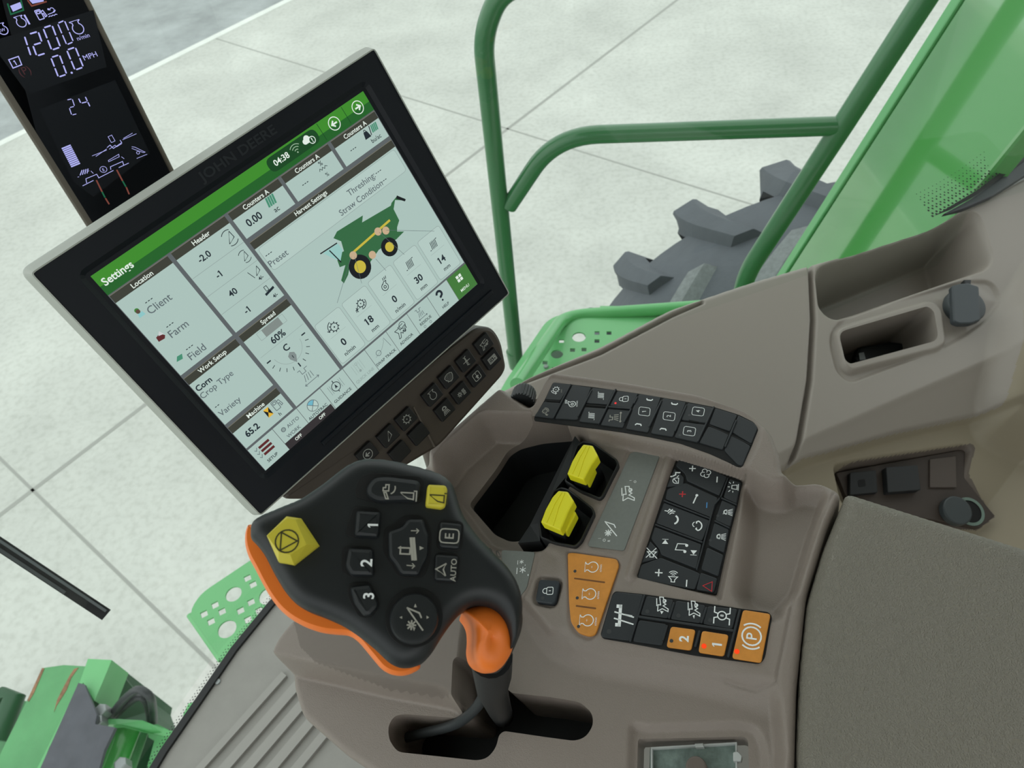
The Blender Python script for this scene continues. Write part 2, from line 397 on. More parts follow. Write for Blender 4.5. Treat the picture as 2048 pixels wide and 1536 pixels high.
IC = {
 'gear': [('p', gear((0, 0), .85), 1), ('d', 0, 0, .12)],
 'geararrow': [('p', gear((.15, -.1), .7), 1), ('d', .15, -.1, .12), ('p', arc((.15, -.1), 1.0, 100, 190), 0), ('p', [(-1.1, 0), (-.85, -.3), (-.6, 0)], 0)],
 'geargap': [('p', gear((.3, .1), .6), 1), ('d', .3, .1, .1), ('p', arc((.3, .1), .85, -110, 10), 0), ('p', [(-1, -.3), (-.4, -.3)], 0), ('p', [(-.7, 0), (-.7, -.7)], 0), ('p', [(-1, -.6), (-.4, 0)], 0)],
 'sieve': [('p', [(-1, -.55), (-.75, -.55)], 0)]+[('p', [(-.55+.25*i, -.6), (-.35+.25*i, .6)], 0) for i in range(5)]+[('p', [(.75, .55), (1, .55)], 0)],
 'fan': [('p', arc((-.2, -.3), .55, 100, 400, 14)+[(.45, .4), (.05, .45), (-.3, .2)], 1), ('c', -.2, -.3, .2)]+[('p', [(.1+.25*i, .6), (.2+.3*i, 1)], 0) for i in range(3)],
 'lock': [('p', rrect(-.6, -.8, .6, .25, .25), 1), ('p', [(-.4, .25)]+arc((0, .5), .4, 180, 0)+[(.4, .25)], 0), ('p', [(0, -.1), (0, -.45)], 0)],
 'engine': [('p', ENG, 1)],
 'tri': [('p', [(-.7, -.8), (.6, -.2), (.5, .9)], 1)],
 'tri2': [('p', [(-.5, -.6), (.5, -.2), (.4, .7)], 1), ('p', arc((0, 0), 1, 60, 140), 0), ('p', arc((0, 0), 1, 240, 320), 0)],
 'light': [('p', [(-.3, .2), (.3, .2)]+arc((0, .2), .55, 0, 180)[3:8]+[(-.3, .2)], 1), ('p', arc((0, .35), .5, -20, 200), 0)]+[('p', [(-.4+.2*i, 0), (-.75+.37*i, -.9)], 0) for i in range(5)],
 'bowl': [('p', [(-1, .5), (-.6, .8), (0, .9), (.6, .8), (1, .5), (.9, 0), (.5, -.6), (0, -.85), (-.5, -.6), (-.9, 0)], 1)]+[('d', x*.32+(y % 2)*.16-.1, y*.28, .07) for x in (-2, -1, 0, 1, 2) for y in (-2, -1, 0, 1, 2)],
 'blades': [('p', arc((.4, .5), .5, 90, 260), 0), ('p', arc((-.4, .5), .5, -80, 80), 0), ('p', arc((.3, -.5), .5, 100, 270), 0), ('p', arc((-.4, -.4), .5, -80, 80), 0), ('p', [(-.9, 0), (.9, -.1)], 0)],
 'combine': [('p', COMB, 1), ('p', [(-.3, .65), (.8, .75)], 0), ('c', .5, -.35, .2)],
 'box143': [('p', rrect(-1, -.6, 1, .6, .05), 1), ('p', rrect(-.8, -.42, .8, .42, .05), 1), ('t', '14', -.25, 0, .5), ('p', [(.35, -.4), (.35, .4)], 0), ('c', .6, .1, .13)],
 'sunheat': [('c', -.45, 0, .25)]+[('p', [(-.45+.35*math.cos(a), .35*math.sin(a)), (-.45+.55*math.cos(a), .55*math.sin(a))], 0) for a in [k*math.pi/4 for k in range(8)]]+[('p', [(.35+.25*i, -.5), (.45+.25*i, -.15), (.3+.25*i, .15), (.4+.25*i, .5)], 0) for i in range(3)]+[('p', [(.25, -.65), (.95, -.65)], 0)],
 'uparrowbox': [('p', rrect(-.85, -.85, .85, .85, .35), 1), ('f', [(0, .3), (.5, -.15), (.18, -.15), (.18, -.6), (-.18, -.6), (-.18, -.15), (-.5, -.15)]), ('d', 0, .55, .13)],
 'wheelE': [('p', rrect(-.65, -.9, .65, .9, .4), 1), ('t', 'E', 0, 0, .85)],
 'auto': [('p', [(0, 1), (.55, .1), (0, .35), (-.55, .1)], 1), ('t', 'AUTO', 0, -.55, .5)],
 'park': [('c', 0, 0, .68), ('t', 'P', 0, 0, .75), ('p', arc((0, 0), .95, 140, 220), 0), ('p', arc((0, 0), .95, -40, 40), 0)],
 'diff': [('c', 0, 0, .45), ('t', '8', 0, 0, .35)]+[('p', [(sx*.2, sy*.45), (sx*.3, sy*.8), (sx*.95, sy*.8)], 0) for sx in (1, -1) for sy in (1, -1)],
 'tt': [('p', [(-.95, .2), (.95, .2)], 0, 2.2), ('f', [(-.95, .55), (-.65, .55), (-.65, .1), (-.95, .1)]), ('f', [(.95, .55), (.65, .55), (.65, .1), (.95, .1)]), ('p', [(-.1, -1), (.3, .7)], 0), ('p', [(-.7, -1), (-.25, .7)], 0), ('p', [(0, -.85), (.1, -.2)], 0)],
 'truckdown': [('p', COMB, 1), ('f', [(-1.35, -.5), (-1.1, 0), (-.95, -.5)])],
 'beacon': [('p', [(-.4, -.5), (-.3, .3), (.3, .3), (.4, -.5)], 1), ('p', [(-.6, -.7), (.6, -.7)], 0), ('p', [(-.6, .5), (-.9, .8)], 0), ('p', [(.6, .5), (.9, .8)], 0), ('p', [(0, .6), (0, .95)], 0), ('p', [(-.7, .1), (-1, .1)], 0), ('p', [(.7, .1), (1, .1)], 0)],
 'phone': [('p', arc((0, .1), .8, 200, 340)+[(.6, .1), (.35, .05)], 0, 1.5), ('p', [(-.75, -.2), (-.5, .1), (-.3, 0)], 0, 1.5), ('p', arc((.2, .2), .4, 20, 160), 0)],
 'voice': [('p', arc((-.5, -.1), .6, 200, 330), 0, 1.8), ('p', arc((0, 0), .4, -30, 60), 0), ('p', arc((0, 0), .65, -30, 60), 0), ('p', [(.7, 1), (.6, .6), (.9, .4), (.7, .2), (.9, 0)], 0)],
 'note': [('p', [(-.35, -.5), (-.35, .8), (.6, .55), (.6, -.7)], 0), ('d', -.55, -.55, .22), ('d', .4, -.75, .22)],
 'nexttrack': [('f', [(-.5, -.7), (-.5, .7), (.5, 0)]), ('p', [(.6, -.7), (.6, .7)], 0)],
 'speaker': [('p', [(-.7, -.25), (-.35, -.25), (.1, -.65), (.1, .65), (-.35, .25), (-.7, .25)], 1)]+[('p', arc((.1, 0), .3+.28*i, -45, 45), 0) for i in range(3)],
 'mute': [('p', [(-.7, -.25), (-.35, -.25), (.1, -.65), (.1, .65), (-.35, .25), (-.7, .25)], 1), ('p', [(-.9, -.8), (.7, .8)], 0), ('p', [(.7, -.6), (-.8, .8)], 0)],
 'plus': [('p', [(-.8, 0), (.8, 0)], 0, 2.2), ('p', [(0, -.8), (0, .8)], 0, 2.2)],
 'minus': [('p', [(-.8, 0), (.8, 0)], 0, 2.2)],
 'blower': [('p', arc((.45*math.cos(a), .45*math.sin(a)), .4, math.degrees(a)-150, math.degrees(a)+110), 0) for a in [k*math.pi/2+.4 for k in range(4)]],
 'temp': [('p', [(0, .9), (0, -.5)], 0, 1.6), ('d', 0, -.6, .22)],
 'vent': [('p', arc((-.5, 0), .45, 0, 180)+[(-.95, -.4), (-.05, -.4)], 1), ('p', [(-.8, -.2), (-.2, .3)], 0), ('p', [(.2, .6), (.5, .1), (.9, .1), (.9, -.6)], 0, 1.6), ('p', [(.1, -.1), (.4, -.4)], 0), ('d', .2, .75, .14)],
 'hazard': [('p', [(-.9, -.7), (.9, -.7), (0, .9)], 1)],
 'spread': [('p', [(-.7, .9), (-.4, .9), (-.4, .4), (.1, .4), (.1, .8), (.5, .8)], 0)]+[('p', [(-.3+.25*i, .2), (-.6+.35*i, -.5)], 0) for i in range(4)]+[('p', [(-.9, -.8), (.9, -.8)], 0), ('p', [(-.7, -.65), (-.9, -.8), (-.7, -.95)], 0), ('p', [(.7, -.65), (.9, -.8), (.7, -.95)], 0)],
 'chev': [('f', [(-.8, -.3), (-.5, .1), (.5, .1), (.8, -.3), (.65, -.55), (.4, -.2), (-.4, -.2), (-.65, -.55)])],
 'header': [('p', [(-.5, .1), (-.5, .9), (0, .9), (0, .1)], 1), ('p', [(-1, -.2), (.9, .1)], 0, 2), ('p', [(-1, -.4), (.9, -.1)], 0, 2)],
 'reel': [('p', [(-.9, -.9), (.8, .5)], 0), ('p', [(-.9, .1), (-.1, .1)], 0), ('p', [(-.5, -.3), (-.5, .5)], 0), ('p', [(-.8, -.2), (-.2, .4)], 0), ('p', [(-.8, .4), (-.2, -.2)], 0), ('p', [(.1, -.7), (.5, -.5), (.9, .6)], 0)],
 'question': [('p', arc((0, .35), .5, 170, -40)+[(0, -.15), (0, -.35)], 0, 2.4), ('d', 0, -.8, .17)],
 'arrR': [('p', [(-.5, 0), (.45, 0)], 0, 1.8), ('p', [(0, .45), (.48, 0), (0, -.45)], 0, 1.8), ('c', 0, 0, .95)],
 'arrL': [('p', [(.5, 0), (-.45, 0)], 0, 1.8), ('p', [(0, .45), (-.48, 0), (0, -.45)], 0, 1.8), ('c', 0, 0, .95)],
 'wifi': [('p', arc((0, -.7), .5+.45*i, 45, 135), 0) for i in range(3)]+[('d', 0, -.7, .14)],
 'pump': [('p', rrect(-.7, -.8, .2, .8, .12), 1), ('p', rrect(-.5, .2, 0, .6, .05), 1), ('p', [(.2, .4), (.6, .5), (.8, -.5), (.5, -.6), (.45, 0), (.2, 0)], 0)],
 'temp2': [('p', ENG, 1), ('p', [(1.1, .9), (1.1, -.8)], 0, 2)],
 'def': [('d', -.3, .6, .2), ('p', arc((.3, .3), .4, -90, 180), 0), ('p', [(-.9, -.3), (.5, -.2), (.9, .1)], 0), ('p', [(-1, -.8), (-.7, -.65), (-.4, -.8), (-.1, -.65), (.2, -.8), (.5, -.65), (.8, -.8)], 0)],
 'weight': [('f', [(-.7, -.8), (.7, -.8), (.4, .4), (-.4, .4)]), ('c', 0, .55, .2)],
 'hatch': [('p', [(-.8+.45*i, -.8), (-.45+.45*i, .8)], 0, 2.2) for i in range(4)],
 'moist': [('t', '%', 0, .45, .8), ('p', [(-1, -.7), (-.7, -.3), (-.4, -.7), (-.1, -.3), (.2, -.7), (.5, -.3), (.9, -.6)], 0)],
 'hour': [('f', [(-.55, .8), (.55, .8), (0, 0)]), ('f', [(-.55, -.8), (.55, -.8), (0, 0)])],
 'star4': [('p', [(-.5, 0), (.5, 0)], 0), ('p', [(-.25, -.45), (.25, .45)], 0), ('p', [(-.25, .45), (.25, -.45)], 0), ('p', [(-1, -.9), (-.7, -.9)], 0), ('p', [(-.6, .9), (.4, .9)], 0)],
 'cloud': [('d', -.35, -.1, .4), ('d', .1, .15, .5), ('d', .5, -.15, .35), ('f', [(-.4, -.5), (.5, -.5), (.5, 0), (-.4, 0)])],
 'joyfold': [('p', [(-.9, .2), (-.1, .5), (-.1, .2), (-.9, -.1)], 1), ('p', [(.1, .6), (.1, -.1), (.9, -.1), (.9, .3), (.5, .3), (.5, .6)], 1), ('p', arc((.5, -.1), .8, 200, 290), 0)],
 'stoptri': [('c', 0, 0, .95), ('p', [(-.75, .5), (.75, .5), (0, -.85)], 1)],
 'unload': [('p', [(-.9, -.8), (.2, -.8), (.2, -.5)], 0), ('p', [(-.7, -.5), (0, -.5), (0, .9), (-.6, .1)], 1)],
 'hose': [('p', arc((0, 0), .8, 30, 330), 0), ('p', arc((0, 0), .5, 90, 390), 0)],
}
def icon(mb, name, c, s, z, m, rot=0, lw=.13, flip=1):
    cs, sn = math.cos(rot), math.sin(rot)
    T = lambda q: (c[0]+s*(cs*q[0]*flip-sn*q[1]), c[1]+s*(sn*q[0]*flip+cs*q[1]))
    for it in IC[name]:
        k = it[0]
        if k == 'p': mb.stroke([T(q) for q in it[1]], lw*s*(it[3] if len(it) > 3 else 1), z, m, bool(it[2]))
        elif k == 'f': mb.poly([T(q) for q in it[1]], z, m)
        elif k == 'd': mb.disc(T(it[1:3]), it[3]*s, z, m, 12)
        elif k == 'c': mb.ring(T(it[1:3]), it[3]*s, lw*s, z, m, 20)
        elif k == 't': mb.text(it[1], T(it[2:4]), it[4]*s, z, m, rot, .01)
# ================================================================ setting: yard, cab shell
ga = nrm((onz(1440, 390, 0)-onz(422, 74, 0))+(onz(430, 1331, 0)-onz(66, 981, 0)))
gb = nrm(onz(1356, 0, 0)-onz(0, 1033, 0))
mb = MB(); CONC = mat('concrete', (196, 199, 192), .85, noise=(1.1, .13), bump=(60, .25, .004)); JNT = mat('slab_joint', (158, 160, 154), .9)
def cmix(m):
    nt = m.node_tree; b = nt.nodes['Principled BSDF']; t = nt.nodes['Texture Coordinate']
    n = nt.nodes.new('ShaderNodeTexNoise'); n.inputs['Scale'].default_value = 26; n.inputs['Detail'].default_value = 6
    r = nt.nodes.new('ShaderNodeValToRGB'); r.color_ramp.elements[0].position = .3; r.color_ramp.elements[0].color = (.86, .86, .85, 1); r.color_ramp.elements[1].position = .55; r.color_ramp.elements[1].color = (1, 1, 1, 1)
    mx = nt.nodes.new('ShaderNodeMixRGB'); mx.blend_type = 'MULTIPLY'; mx.inputs[0].default_value = 1
    src = b.inputs['Base Color'].links[0].from_socket
    nt.links.new(t.outputs['Object'], n.inputs['Vector']); nt.links.new(n.outputs['Fac'], r.inputs['Fac']); nt.links.new(src, mx.inputs[1]); nt.links.new(r.outputs['Color'], mx.inputs[2]); nt.links.new(mx.outputs[0], b.inputs['Base Color'])
cmix(CONC)
mb.rect(-30, -30, 30, 30, 0, CONC); mb.build('concrete_yard', kind='structure', label='pale concrete yard slabs below the cab')
P1 = onz(422, 74, 0); P2 = onz(66, 981, 0); P3 = onz(1015, 258, 0)
for nm, p, a, b, lb in (('slab_joint', P1, 0, 14, 'thin joint between slabs running away behind the monitor'), ('slab_joint', P2, -6, 14, 'thin joint between slabs crossing the lower left'), ('slab_joint', P3, -9, 7, 'joint between slabs running from lower left to top')):
    mb = MB(); d = gb if p is P3 else ga
    mb.stroke([tuple((p+d*a)[:2]), tuple((p+d*b)[:2])], .016 if p is not P3 else .028, .0, JNT, th=.0015); mb.build(nm, kind='structure', label=lb)
e0 = onz(0, 283, 0); e1 = onz(570, 0, 0); ed = nrm(e1-e0); en = np.array([-ed[1], ed[0], 0])
ASP = mat('asphalt', (158, 164, 164), .85, noise=(2.4, .22), bump=(150, .5, .006))
mb = MB(); q = [e0-ed*14, e0+ed*20, e0+ed*20+en*18, e0-ed*14+en*18]; mb.prism([tuple(a[:2]) for a in q], 0, .004, ASP); mb.build('asphalt_road', kind='structure', label='darker asphalt beyond the concrete edge')
mb = MB(); q = [e0-ed*14-en*.1, e0+ed*20-en*.1, e0+ed*20, e0-ed*14]; mb.prism([tuple(a[:2]) for a in q], 0, .006, mat('pale_edge', (222, 226, 220), .8, noise=(6, .06))); mb.build('slab_edge', kind='structure', label='pale strip where the concrete meets the asphalt')

# cab shell
mb = MB(); fl = [onz(x, y, 2.0)[:2] for x, y in ((296, 1560), (330, 1503), (400, 1402), (470, 1300), (545, 1208), (640, 1118))]
fl = [tuple(v) for v in fl]; x0, y0 = fl[0]; FL = [(x0-.03, y0-.2), (x0-.05, -1.0), (1.1, -1.0), (1.1, .34), (-.2, .5)]
pts = FL+[fl[5], fl[4], fl[3], fl[2], fl[1], fl[0]]
mb.prism(pts, 1.93, 2.0, MATF, 0)
mb.build('floor', kind='structure', label='grey rubber-matted cab floor')
rub = [(mat('mat_rib', (154, 152, 147), .6))]
a = np.array(onz(499, 1536, 2.0)[:2]); b = np.array(onz(582, 1439, 2.0)[:2]); rd = (b-a)/np.linalg.norm(b-a); rn = np.array([-rd[1], rd[0]])
for i, (off, w) in enumerate(((-.062, .012), (-.03, .016), (.0, .016), (.032, .016), (.064, .014))):
    mb = MB(); c0 = a+rn*(-off); mb.stroke([tuple(c0-rd*.25), tuple(c0+rd*(.13+.02*i))], w, 2.0, rub[0], th=.007)
    mb.build('trim_%d' % (i+1), kind='structure', label='raised rib of the grey floor mat')
mb = MB(); band = [tuple(np.array(v)) for v in fl]
mb.stroke(band, .012, 2.0, BLACKD, th=.006)
mb.build('trim_6', kind='structure', label='black rubber seal along the floor edge')
mb = MB(); mb.box((.2, -.02, 3.85), (1.9, 2.1, .06), CEIL); mb.build('ceiling', kind='structure')
mb = MB(); mb.box((1.12, .0, 3.0), (.05, 1.5, 1.7), CEIL); mb.build('wall_rear', kind='structure')
mb = MB(); mb.box((.2, -1.03, 2.4), (1.9, .05, .9), CEIL); mb.build('wall_left', kind='structure')
# glazing
GL = glass('tinted_glass', (.93, .965, .945, 1), .045)
path = [(-.80, -.9), (-.79, .0), (-.735, .27), (-.685, .42), (-.63, .54), (-.56, .60), (-.38, .61), (-.19, .61), (.0, .70), (.25, .83), (.56, 1.01), (.80, 1.12), (1.1, 1.18)]
mb = MB(); n = len(path); rs = [[(x, y, 2.0 if i < 8 else 2.4) for i, (x, y) in enumerate(path)], [(x*1.0, y+.03, 3.82) for x, y in path]]
mb.rings(rs, GL, cap=False, smooth=True, closed=False)
win = mb.build('window_1', kind='structure', label='curved tinted cab glass')

mb = MB()
for i in range(len(fl)-1):
    a_, b_ = np.array(fl[i]), np.array(fl[i+1]); n_ = int(np.linalg.norm(b_-a_)/.0055); d_ = nrm(b_-a_); o_ = np.array([-d_[1], d_[0]])
    for k in range(n_):
        for j in range(3): mb.disc(a_+(b_-a_)*k/n_+o_*(.0085+.004*j)+d_*(.0027*(j % 2)), .0016-.0003*j, 2.0, BLACKD, 6)
mb.build('window_3', kind='structure', label='dotted black border at the foot of the front glass')
mb = MB(); sc_ = onz(436, 1364, 2.0); mb.prism([(sc_[0]+.005*math.cos(k*math.pi/4), sc_[1]+.005*math.sin(k*math.pi/4)) for k in range(8)], 2.0, 2.003, STEEL, .001)
mb.build('trim_8', kind='structure', label='small screw head at the edge of the floor mat')
# ================================================================ outside: service platforms, railing
def plate(name, label, z, outline, circles, squares, m, frame=WORLD, group=None, th=.004, flange=None):
    """sheet with real cut-outs, built with a triangulated plane with holes"""
    import mathutils.geometry as mg
    loops = [ccw([tuple(p) for p in outline])]+[[(c[0]+c[2]*math.cos(k*math.pi/10), c[1]+c[2]*math.sin(k*math.pi/10)) for k in range(20)] for c in circles]
    for c in squares:
        a = c[3] if len(c) > 3 else 0; loops.append([(c[0]+c[2]*1.41*math.cos(a+math.pi/4+k*math.pi/2), c[1]+c[2]*1.41*math.sin(a+math.pi/4+k*math.pi/2)) for k in range(4)])
    vs = []; es = []
    for lp in loops:
        o = len(vs); vs += [Vector(p) for p in lp]; es += [(o+i, o+(i+1) % len(lp)) for i in range(len(lp))]
    cv, ce, cf, *_ = mg.delaunay_2d_cdt(vs, es, [], 0, 1e-6)
    keep = []
    for f in cf:
        c = sum((cv[i] for i in f), Vector((0, 0)))/len(f); P = np.array([[c.x, c.y]])
        if sdf(P, loops[0])[0] > 0 and all(sdf(P, h)[0] < 0 for h in loops[1:]): keep.append(tuple(f))
    mb = MB(); V3 = [(v.x, v.y, z) for v in cv]; mb.add(V3, keep, m); mb.add([(v[0], v[1], z-th) for v in V3], [f[::-1] for f in keep], m)
    for lp in loops: mb.rings([[(p[0], p[1], z-th) for p in lp], [(p[0], p[1], z) for p in lp]], m, False, False)
    return mb
ZP = 1.9
o1 = [tuple(onz(x, y, ZP)[:2]) for x, y in ((1092, 643), (1160, 636), (1420, 622))]
out = [(-.265, 1.17), o1[0], (o1[0][0]+.03, 1.395), (1.0, 1.43), (1.0, .95), (-.1, .80), (-.36, .86)]
cir = []; sq = []
for (x, y, r) in ((1158, 674, .017), (1114, 708, .015)): p = onz(x, y, ZP); cir.append((p[0], p[1], r))
for (x, y) in ((1194, 666), (1218, 666), (1194, 682), (1145, 700), (1168, 699), (1096, 665), (1123, 682), (1090, 725), (1108, 738)): p = onz(x, y, ZP); sq.append((p[0], p[1], .006))
t = thing('service_platform', 'green perforated platform beside the cab at the foot of the railing', 'platform', WORLD, (0, 1.1, ZP))
GRNB = mat('platform_green', (108, 186, 120), .35, coat=.3)
mb = plate('', '', ZP, rnd(out, .02), cir, sq, GRNB); mb.build('platform_plate', t)
mb = MB(); mb.box((.47, 1.425, ZP-.03), (1.04, .006, .06), GRNB); mb.build('side_flange', t)
for i, (x, y) in enumerate(((1194, 666), (1218, 666), (1194, 682), (1145, 700), (1168, 699), (1158, 674))):
    pass
mb = MB(); mb.box((.40, 1.15, 1.55), (1.2, .46, .5), GRND); mb.build('under_box', t)
mb = MB(); p = onz(1092, 735, ZP); mb.prism([(p[0]+.006*math.cos(k*math.pi/3), p[1]+.006*math.sin(k*math.pi/3)) for k in range(6)], ZP, ZP+.006, STEEL, .001); mb.build('bolt', t)
# front step
o2 = [tuple(onz(x, y, 1.9)[:2]) for x, y in ((377, 1228), (400, 1188), (500, 1121), (560, 1085), (640, 1150), (560, 1240), (452, 1330), (440, 1318))]
cir = []; sq = []
for (x, y, r) in ((454, 1258, .018), (467, 1188, .016), (536, 1192, .018), (560, 1130, .016)): p = onz(x, y, 1.9); cir.append((p[0], p[1], r))
for (x, y) in ((408, 1228), (430, 1210), (495, 1156), (422, 1243), (444, 1223), (506, 1169), (502, 1204), (518, 1221), (481, 1221), (496, 1239), (485, 1273), (478, 1287)): p = onz(x, y, 1.9); sq.append((p[0], p[1], .0065, .6))
t2 = thing('step_plate', 'green perforated step plate outside the front glass', 'step', WORLD, (-.75, .55, 1.9))
mb = plate('', '', 1.9, rnd(o2, .02), cir, sq, GRNB); mb.build('perforated_plate', t2)
mb = MB(); mb.tube([(o2[0][0], o2[0][1], 1.895), (o2[7][0], o2[7][1], 1.895)], .006, GRNB, 8); mb.build('rolled_edge', t2)

YR = 1.38
t = thing('handrail', 'green tubular handrail standing outside the side glass', 'handrail', WORLD, tuple(ony(1040, 745, YR)))
def rail(pts, r): return [tuple(ony(x, y, YR)) for x, y in pts]
def bend(pts, k=8, r=.12):
    out = [pts[0]]
    for i in range(1, len(pts)-1):
        p = np.array(pts[i]); a = np.array(pts[i-1]); b = np.array(pts[i+1]); la = np.linalg.norm(a-p); lb = np.linalg.norm(b-p); rr = min(r, la*.45, lb*.45)
        p0 = p+(a-p)/la*rr; p1 = p+(b-p)/lb*rr
        for j in range(k+1): s_ = j/k; out.append(tuple((1-s_)**2*p0+2*s_*(1-s_)*p+s_*s_*p1))
    out.append(pts[-1]); return out
pA = rail([(1150, -60), (1000, -20), (965, 75), (1004, 430), (1034, 740), (1048, 860)], 0)
mb = MB(); mb.tube(bend([pA[0], pA[1], pA[2], pA[4], (pA[5][0], pA[5][1], ZP-.12)], 8, .10), .0195, GRN, 16); mb.build('front_post', t)
pB = rail([(1012, 405), (1108, 258), (1160, 262), (1668, 252)], 0)
mb = MB(); mb.tube(bend([tuple(ony(1018, 412, YR)), tuple(ony(1110, 272, YR)), tuple(ony(1672, 252, YR))], 10, .09), .0185, GRN, 16); mb.build('mid_rail', t)
mb = MB(); a0 = ony(1900, -80, YR); a1 = ony(1492, 548, YR); mb.tube(bend([tuple(a0), tuple(a1), (a1[0]-.01, YR, a1[2]-.4)], 8, .05), .021, GRN, 16); mb.build('rear_post', t)
YL = 1.40
lo = [tuple(onz(x, y, ZP+.09)) for x, y in ((1046, 745), (1125, 640), (1500, 610))]
lo = [tuple(ond(1035, 770, 1.5)), tuple(ony(1128, 632, YL)), tuple(ony(1500, 606, YL))]
mb = MB(); mb.tube(bend([(lo[0][0], lo[0][1], lo[0][2]), lo[1], lo[2]], 10, .07), .016, GRNP, 14); mb.build('kick_rail', t, label='bright green low rail along the platform edge')

# glossy panel : contains Y axis and the lean of the rear post
tq = nrm(ony(1892, 12, 1.45)-ony(1565, 530, 1.45)); eo = ony(1565, 530, 1.45); pn = np.cross((0, 1, 0), tq); pn = pn if pn[0] < 0 else -pn
PF = Frame(eo, pn, (0, 1, 0))   # U = outward (Y)
sg = 1 if PF.V.dot(tq) > 0 else -1
t = thing('body_side_panel', 'large glossy green body panel behind the side glass', 'panel', WORLD, tuple(eo-tq*.3))
def prect(u0, u1, z0, z1, m, nm, bev=.003):
    mb = MB(); mb.prism([(u0, -.45*sg), (u1, -.45*sg), (u1, 1.6*sg), (u0, 1.6*sg)], z0, z1, m, bev); return mb.build(nm, t, PF)
v255 = (2.24-eo[2])/PF.V[2]
mb = MB(); mb.prism([(-.41, v255), (-.32, v255), (-.30, -.45*sg), (-.043, -.45*sg), (-.043, 1.6*sg), (-.41, 1.6*sg)], -.03, 0, GRNG, .006); mb.build('panel_face', t, PF)
prect(-.043, -.034, -.03, -.010, GAP, 'seam', .001); prect(-.034, .0, -.03, .0, GRNP, 'edge_strip', .004)

# ================================================================ tyre
t = thing('tractor_tyre', 'large dusty black lugged tyre beyond the railing', 'tyre', WORLD, (.8, 1.8, 0))
xc, zc_, Rt, y0, y1 = .80, .96, .95, 1.47, 2.10
prof = [(.50, y0+.02), (.62, y0), (.78, y0+.01), (.89, y0+.05), (Rt-.005, y0+.12), (Rt, (y0+y1)/2), (Rt-.005, y1-.12), (.89, y1-.05), (.78, y1-.01), (.62, y1), (.50, y1-.02)]
mb = MB(); n = 96; vs = []; fs = []
for i in range(n):
    a = 2*math.pi*i/n
    for r, y in prof: vs.append((xc+r*math.cos(a), y, zc_+r*math.sin(a)))
k = len(prof)
for i in range(n):
    for j in range(k-1): fs.append((i*k+j, ((i+1) % n)*k+j, ((i+1) % n)*k+j+1, i*k+j+1))
mb.add(vs, [f[::-1] for f in fs], TYRE, True); mb.build('casing', t)
NL = 20
for side in (0, 1):
    for i in range(NL):
        mb = MB(); a0_ = 2*math.pi*(i+.5*side)/NL; rings = []
        for s_ in range(9):
            f = s_/8; y = (y0+y1)/2+(.03 if side else -.03)+(1 if side else -1)*f*((y1-y0)/2-.02); a = a0_+f*.25-(f**3)*.06; w = (.034+.012*f)
            rr = Rt-.015 if f < .82 else Rt-.02-(f-.82)*.9; top = Rt+.032-(.010*f*f)
            er = np.array([math.cos(a), 0, math.sin(a)]); et = np.array([-math.sin(a), 0, math.cos(a)]); c = np.array([xc, y, zc_])
            rings.append([tuple(c+er*rr-et*w*1.75), tuple(c+er*(top-.008)-et*w), tuple(c+er*top-et*w*.8), tuple(c+er*top+et*w*.8), tuple(c+er*(top-.008)+et*w), tuple(c+er*rr+et*w*1.75)])
        mb.rings(rings, TYREW if side == 0 else TYRE, True, True, True); 
        vis = 0 < math.degrees(a0_) % 360 < 215
        if vis: mb.build('lug', t)
mb = MB(); c = []
for r, y in ((.50, y0+.03), (.48, y0+.06), (.3, y0+.16), (.12, y0+.16), (.11, y0+.10)): c.append([(xc+r*math.cos(2*math.pi*i/40), y, zc_+r*math.sin(2*math.pi*i/40)) for i in range(40)])
mb.rings(c, mat('yellow_rim', (220, 190, 40), .4), True, True, True); mb.build('rim', t)

# ================================================================ wiper
t = thing('wiper_blade', 'black wiper blade lying across the left edge outside the glass', 'wiper', WORLD, tuple(ond(212, 1228, .98)))
WF = Frame(ond(100, 1155, .98), -ray(100, 1155), (1, 0, 0))
ax = [WF.l(-120, 1010), WF.l(213, 1230)]
mb = MB(); mb.stroke([ax[0], ax[1]], .016, -.006, BLACKP, th=.006); mb.build('wiper_arm', t, WF)
mb = MB(); d_ = nrm(ax[1]-ax[0]); nn = np.array([-d_[1], d_[0]])
mb.stroke([ax[0]+nn*.0035, ax[1]+nn*.0035-d_*.004], .0035, .0, mat('strip_grey', (96, 102, 104), .4), th=.003); mb.build('rubber_strip', t, WF, label='lighter rubber strip')
mb = MB(); mb.stroke([ax[0]-nn*.005, ax[1]-nn*.005-d_*.06], .004, .0, mat('wiper_grey', (74, 78, 80), .4), th=.003); mb.build('spring_strip', t, WF)

# ================================================================ header and feeder parts, lower left
def hp(name, pts, h0, m, parent, th=None, **kw):
    mb = MB(); q = [tuple(onz(p[0], p[1], p[2])) for p in pts]; mb.hprism(q, h0, m); return mb.build(name, parent, **kw)
t = thing('harvester_header', 'green harvester header with rust and a black rubber flap', 'harvester header', WORLD, (-1.5, .5, .75))
hp('deck_plate', Z6([(290, 862, 1.2), (430, 842, 1.2), (600, 852, 1.2), (540, 975, 1.2), (255, 1650, 1.2), (-60, 1650, 1.2), (0, 1445, 1.2)]), 1.1, GRNW, t)
hp('rolled_lip', Z6([(592, 800, 1.24), (752, 808, 1.24), (690, 960, 1.24), (636, 1082, 1.24), (560, 960, 1.24), (330, 1400, 1.24), (235, 1640, 1.24), (200, 1640, 1.24), (540, 950, 1.24)]), 1.14, GRNB, t)
hp('side_wall', Z6([(752, 812, 1.2), (905, 995, 1.05), (1010, 1150, .98), (1030, 1230, .98), (680, 1260, 1.1), (632, 1090, 1.2)]), .8, GRND, t)
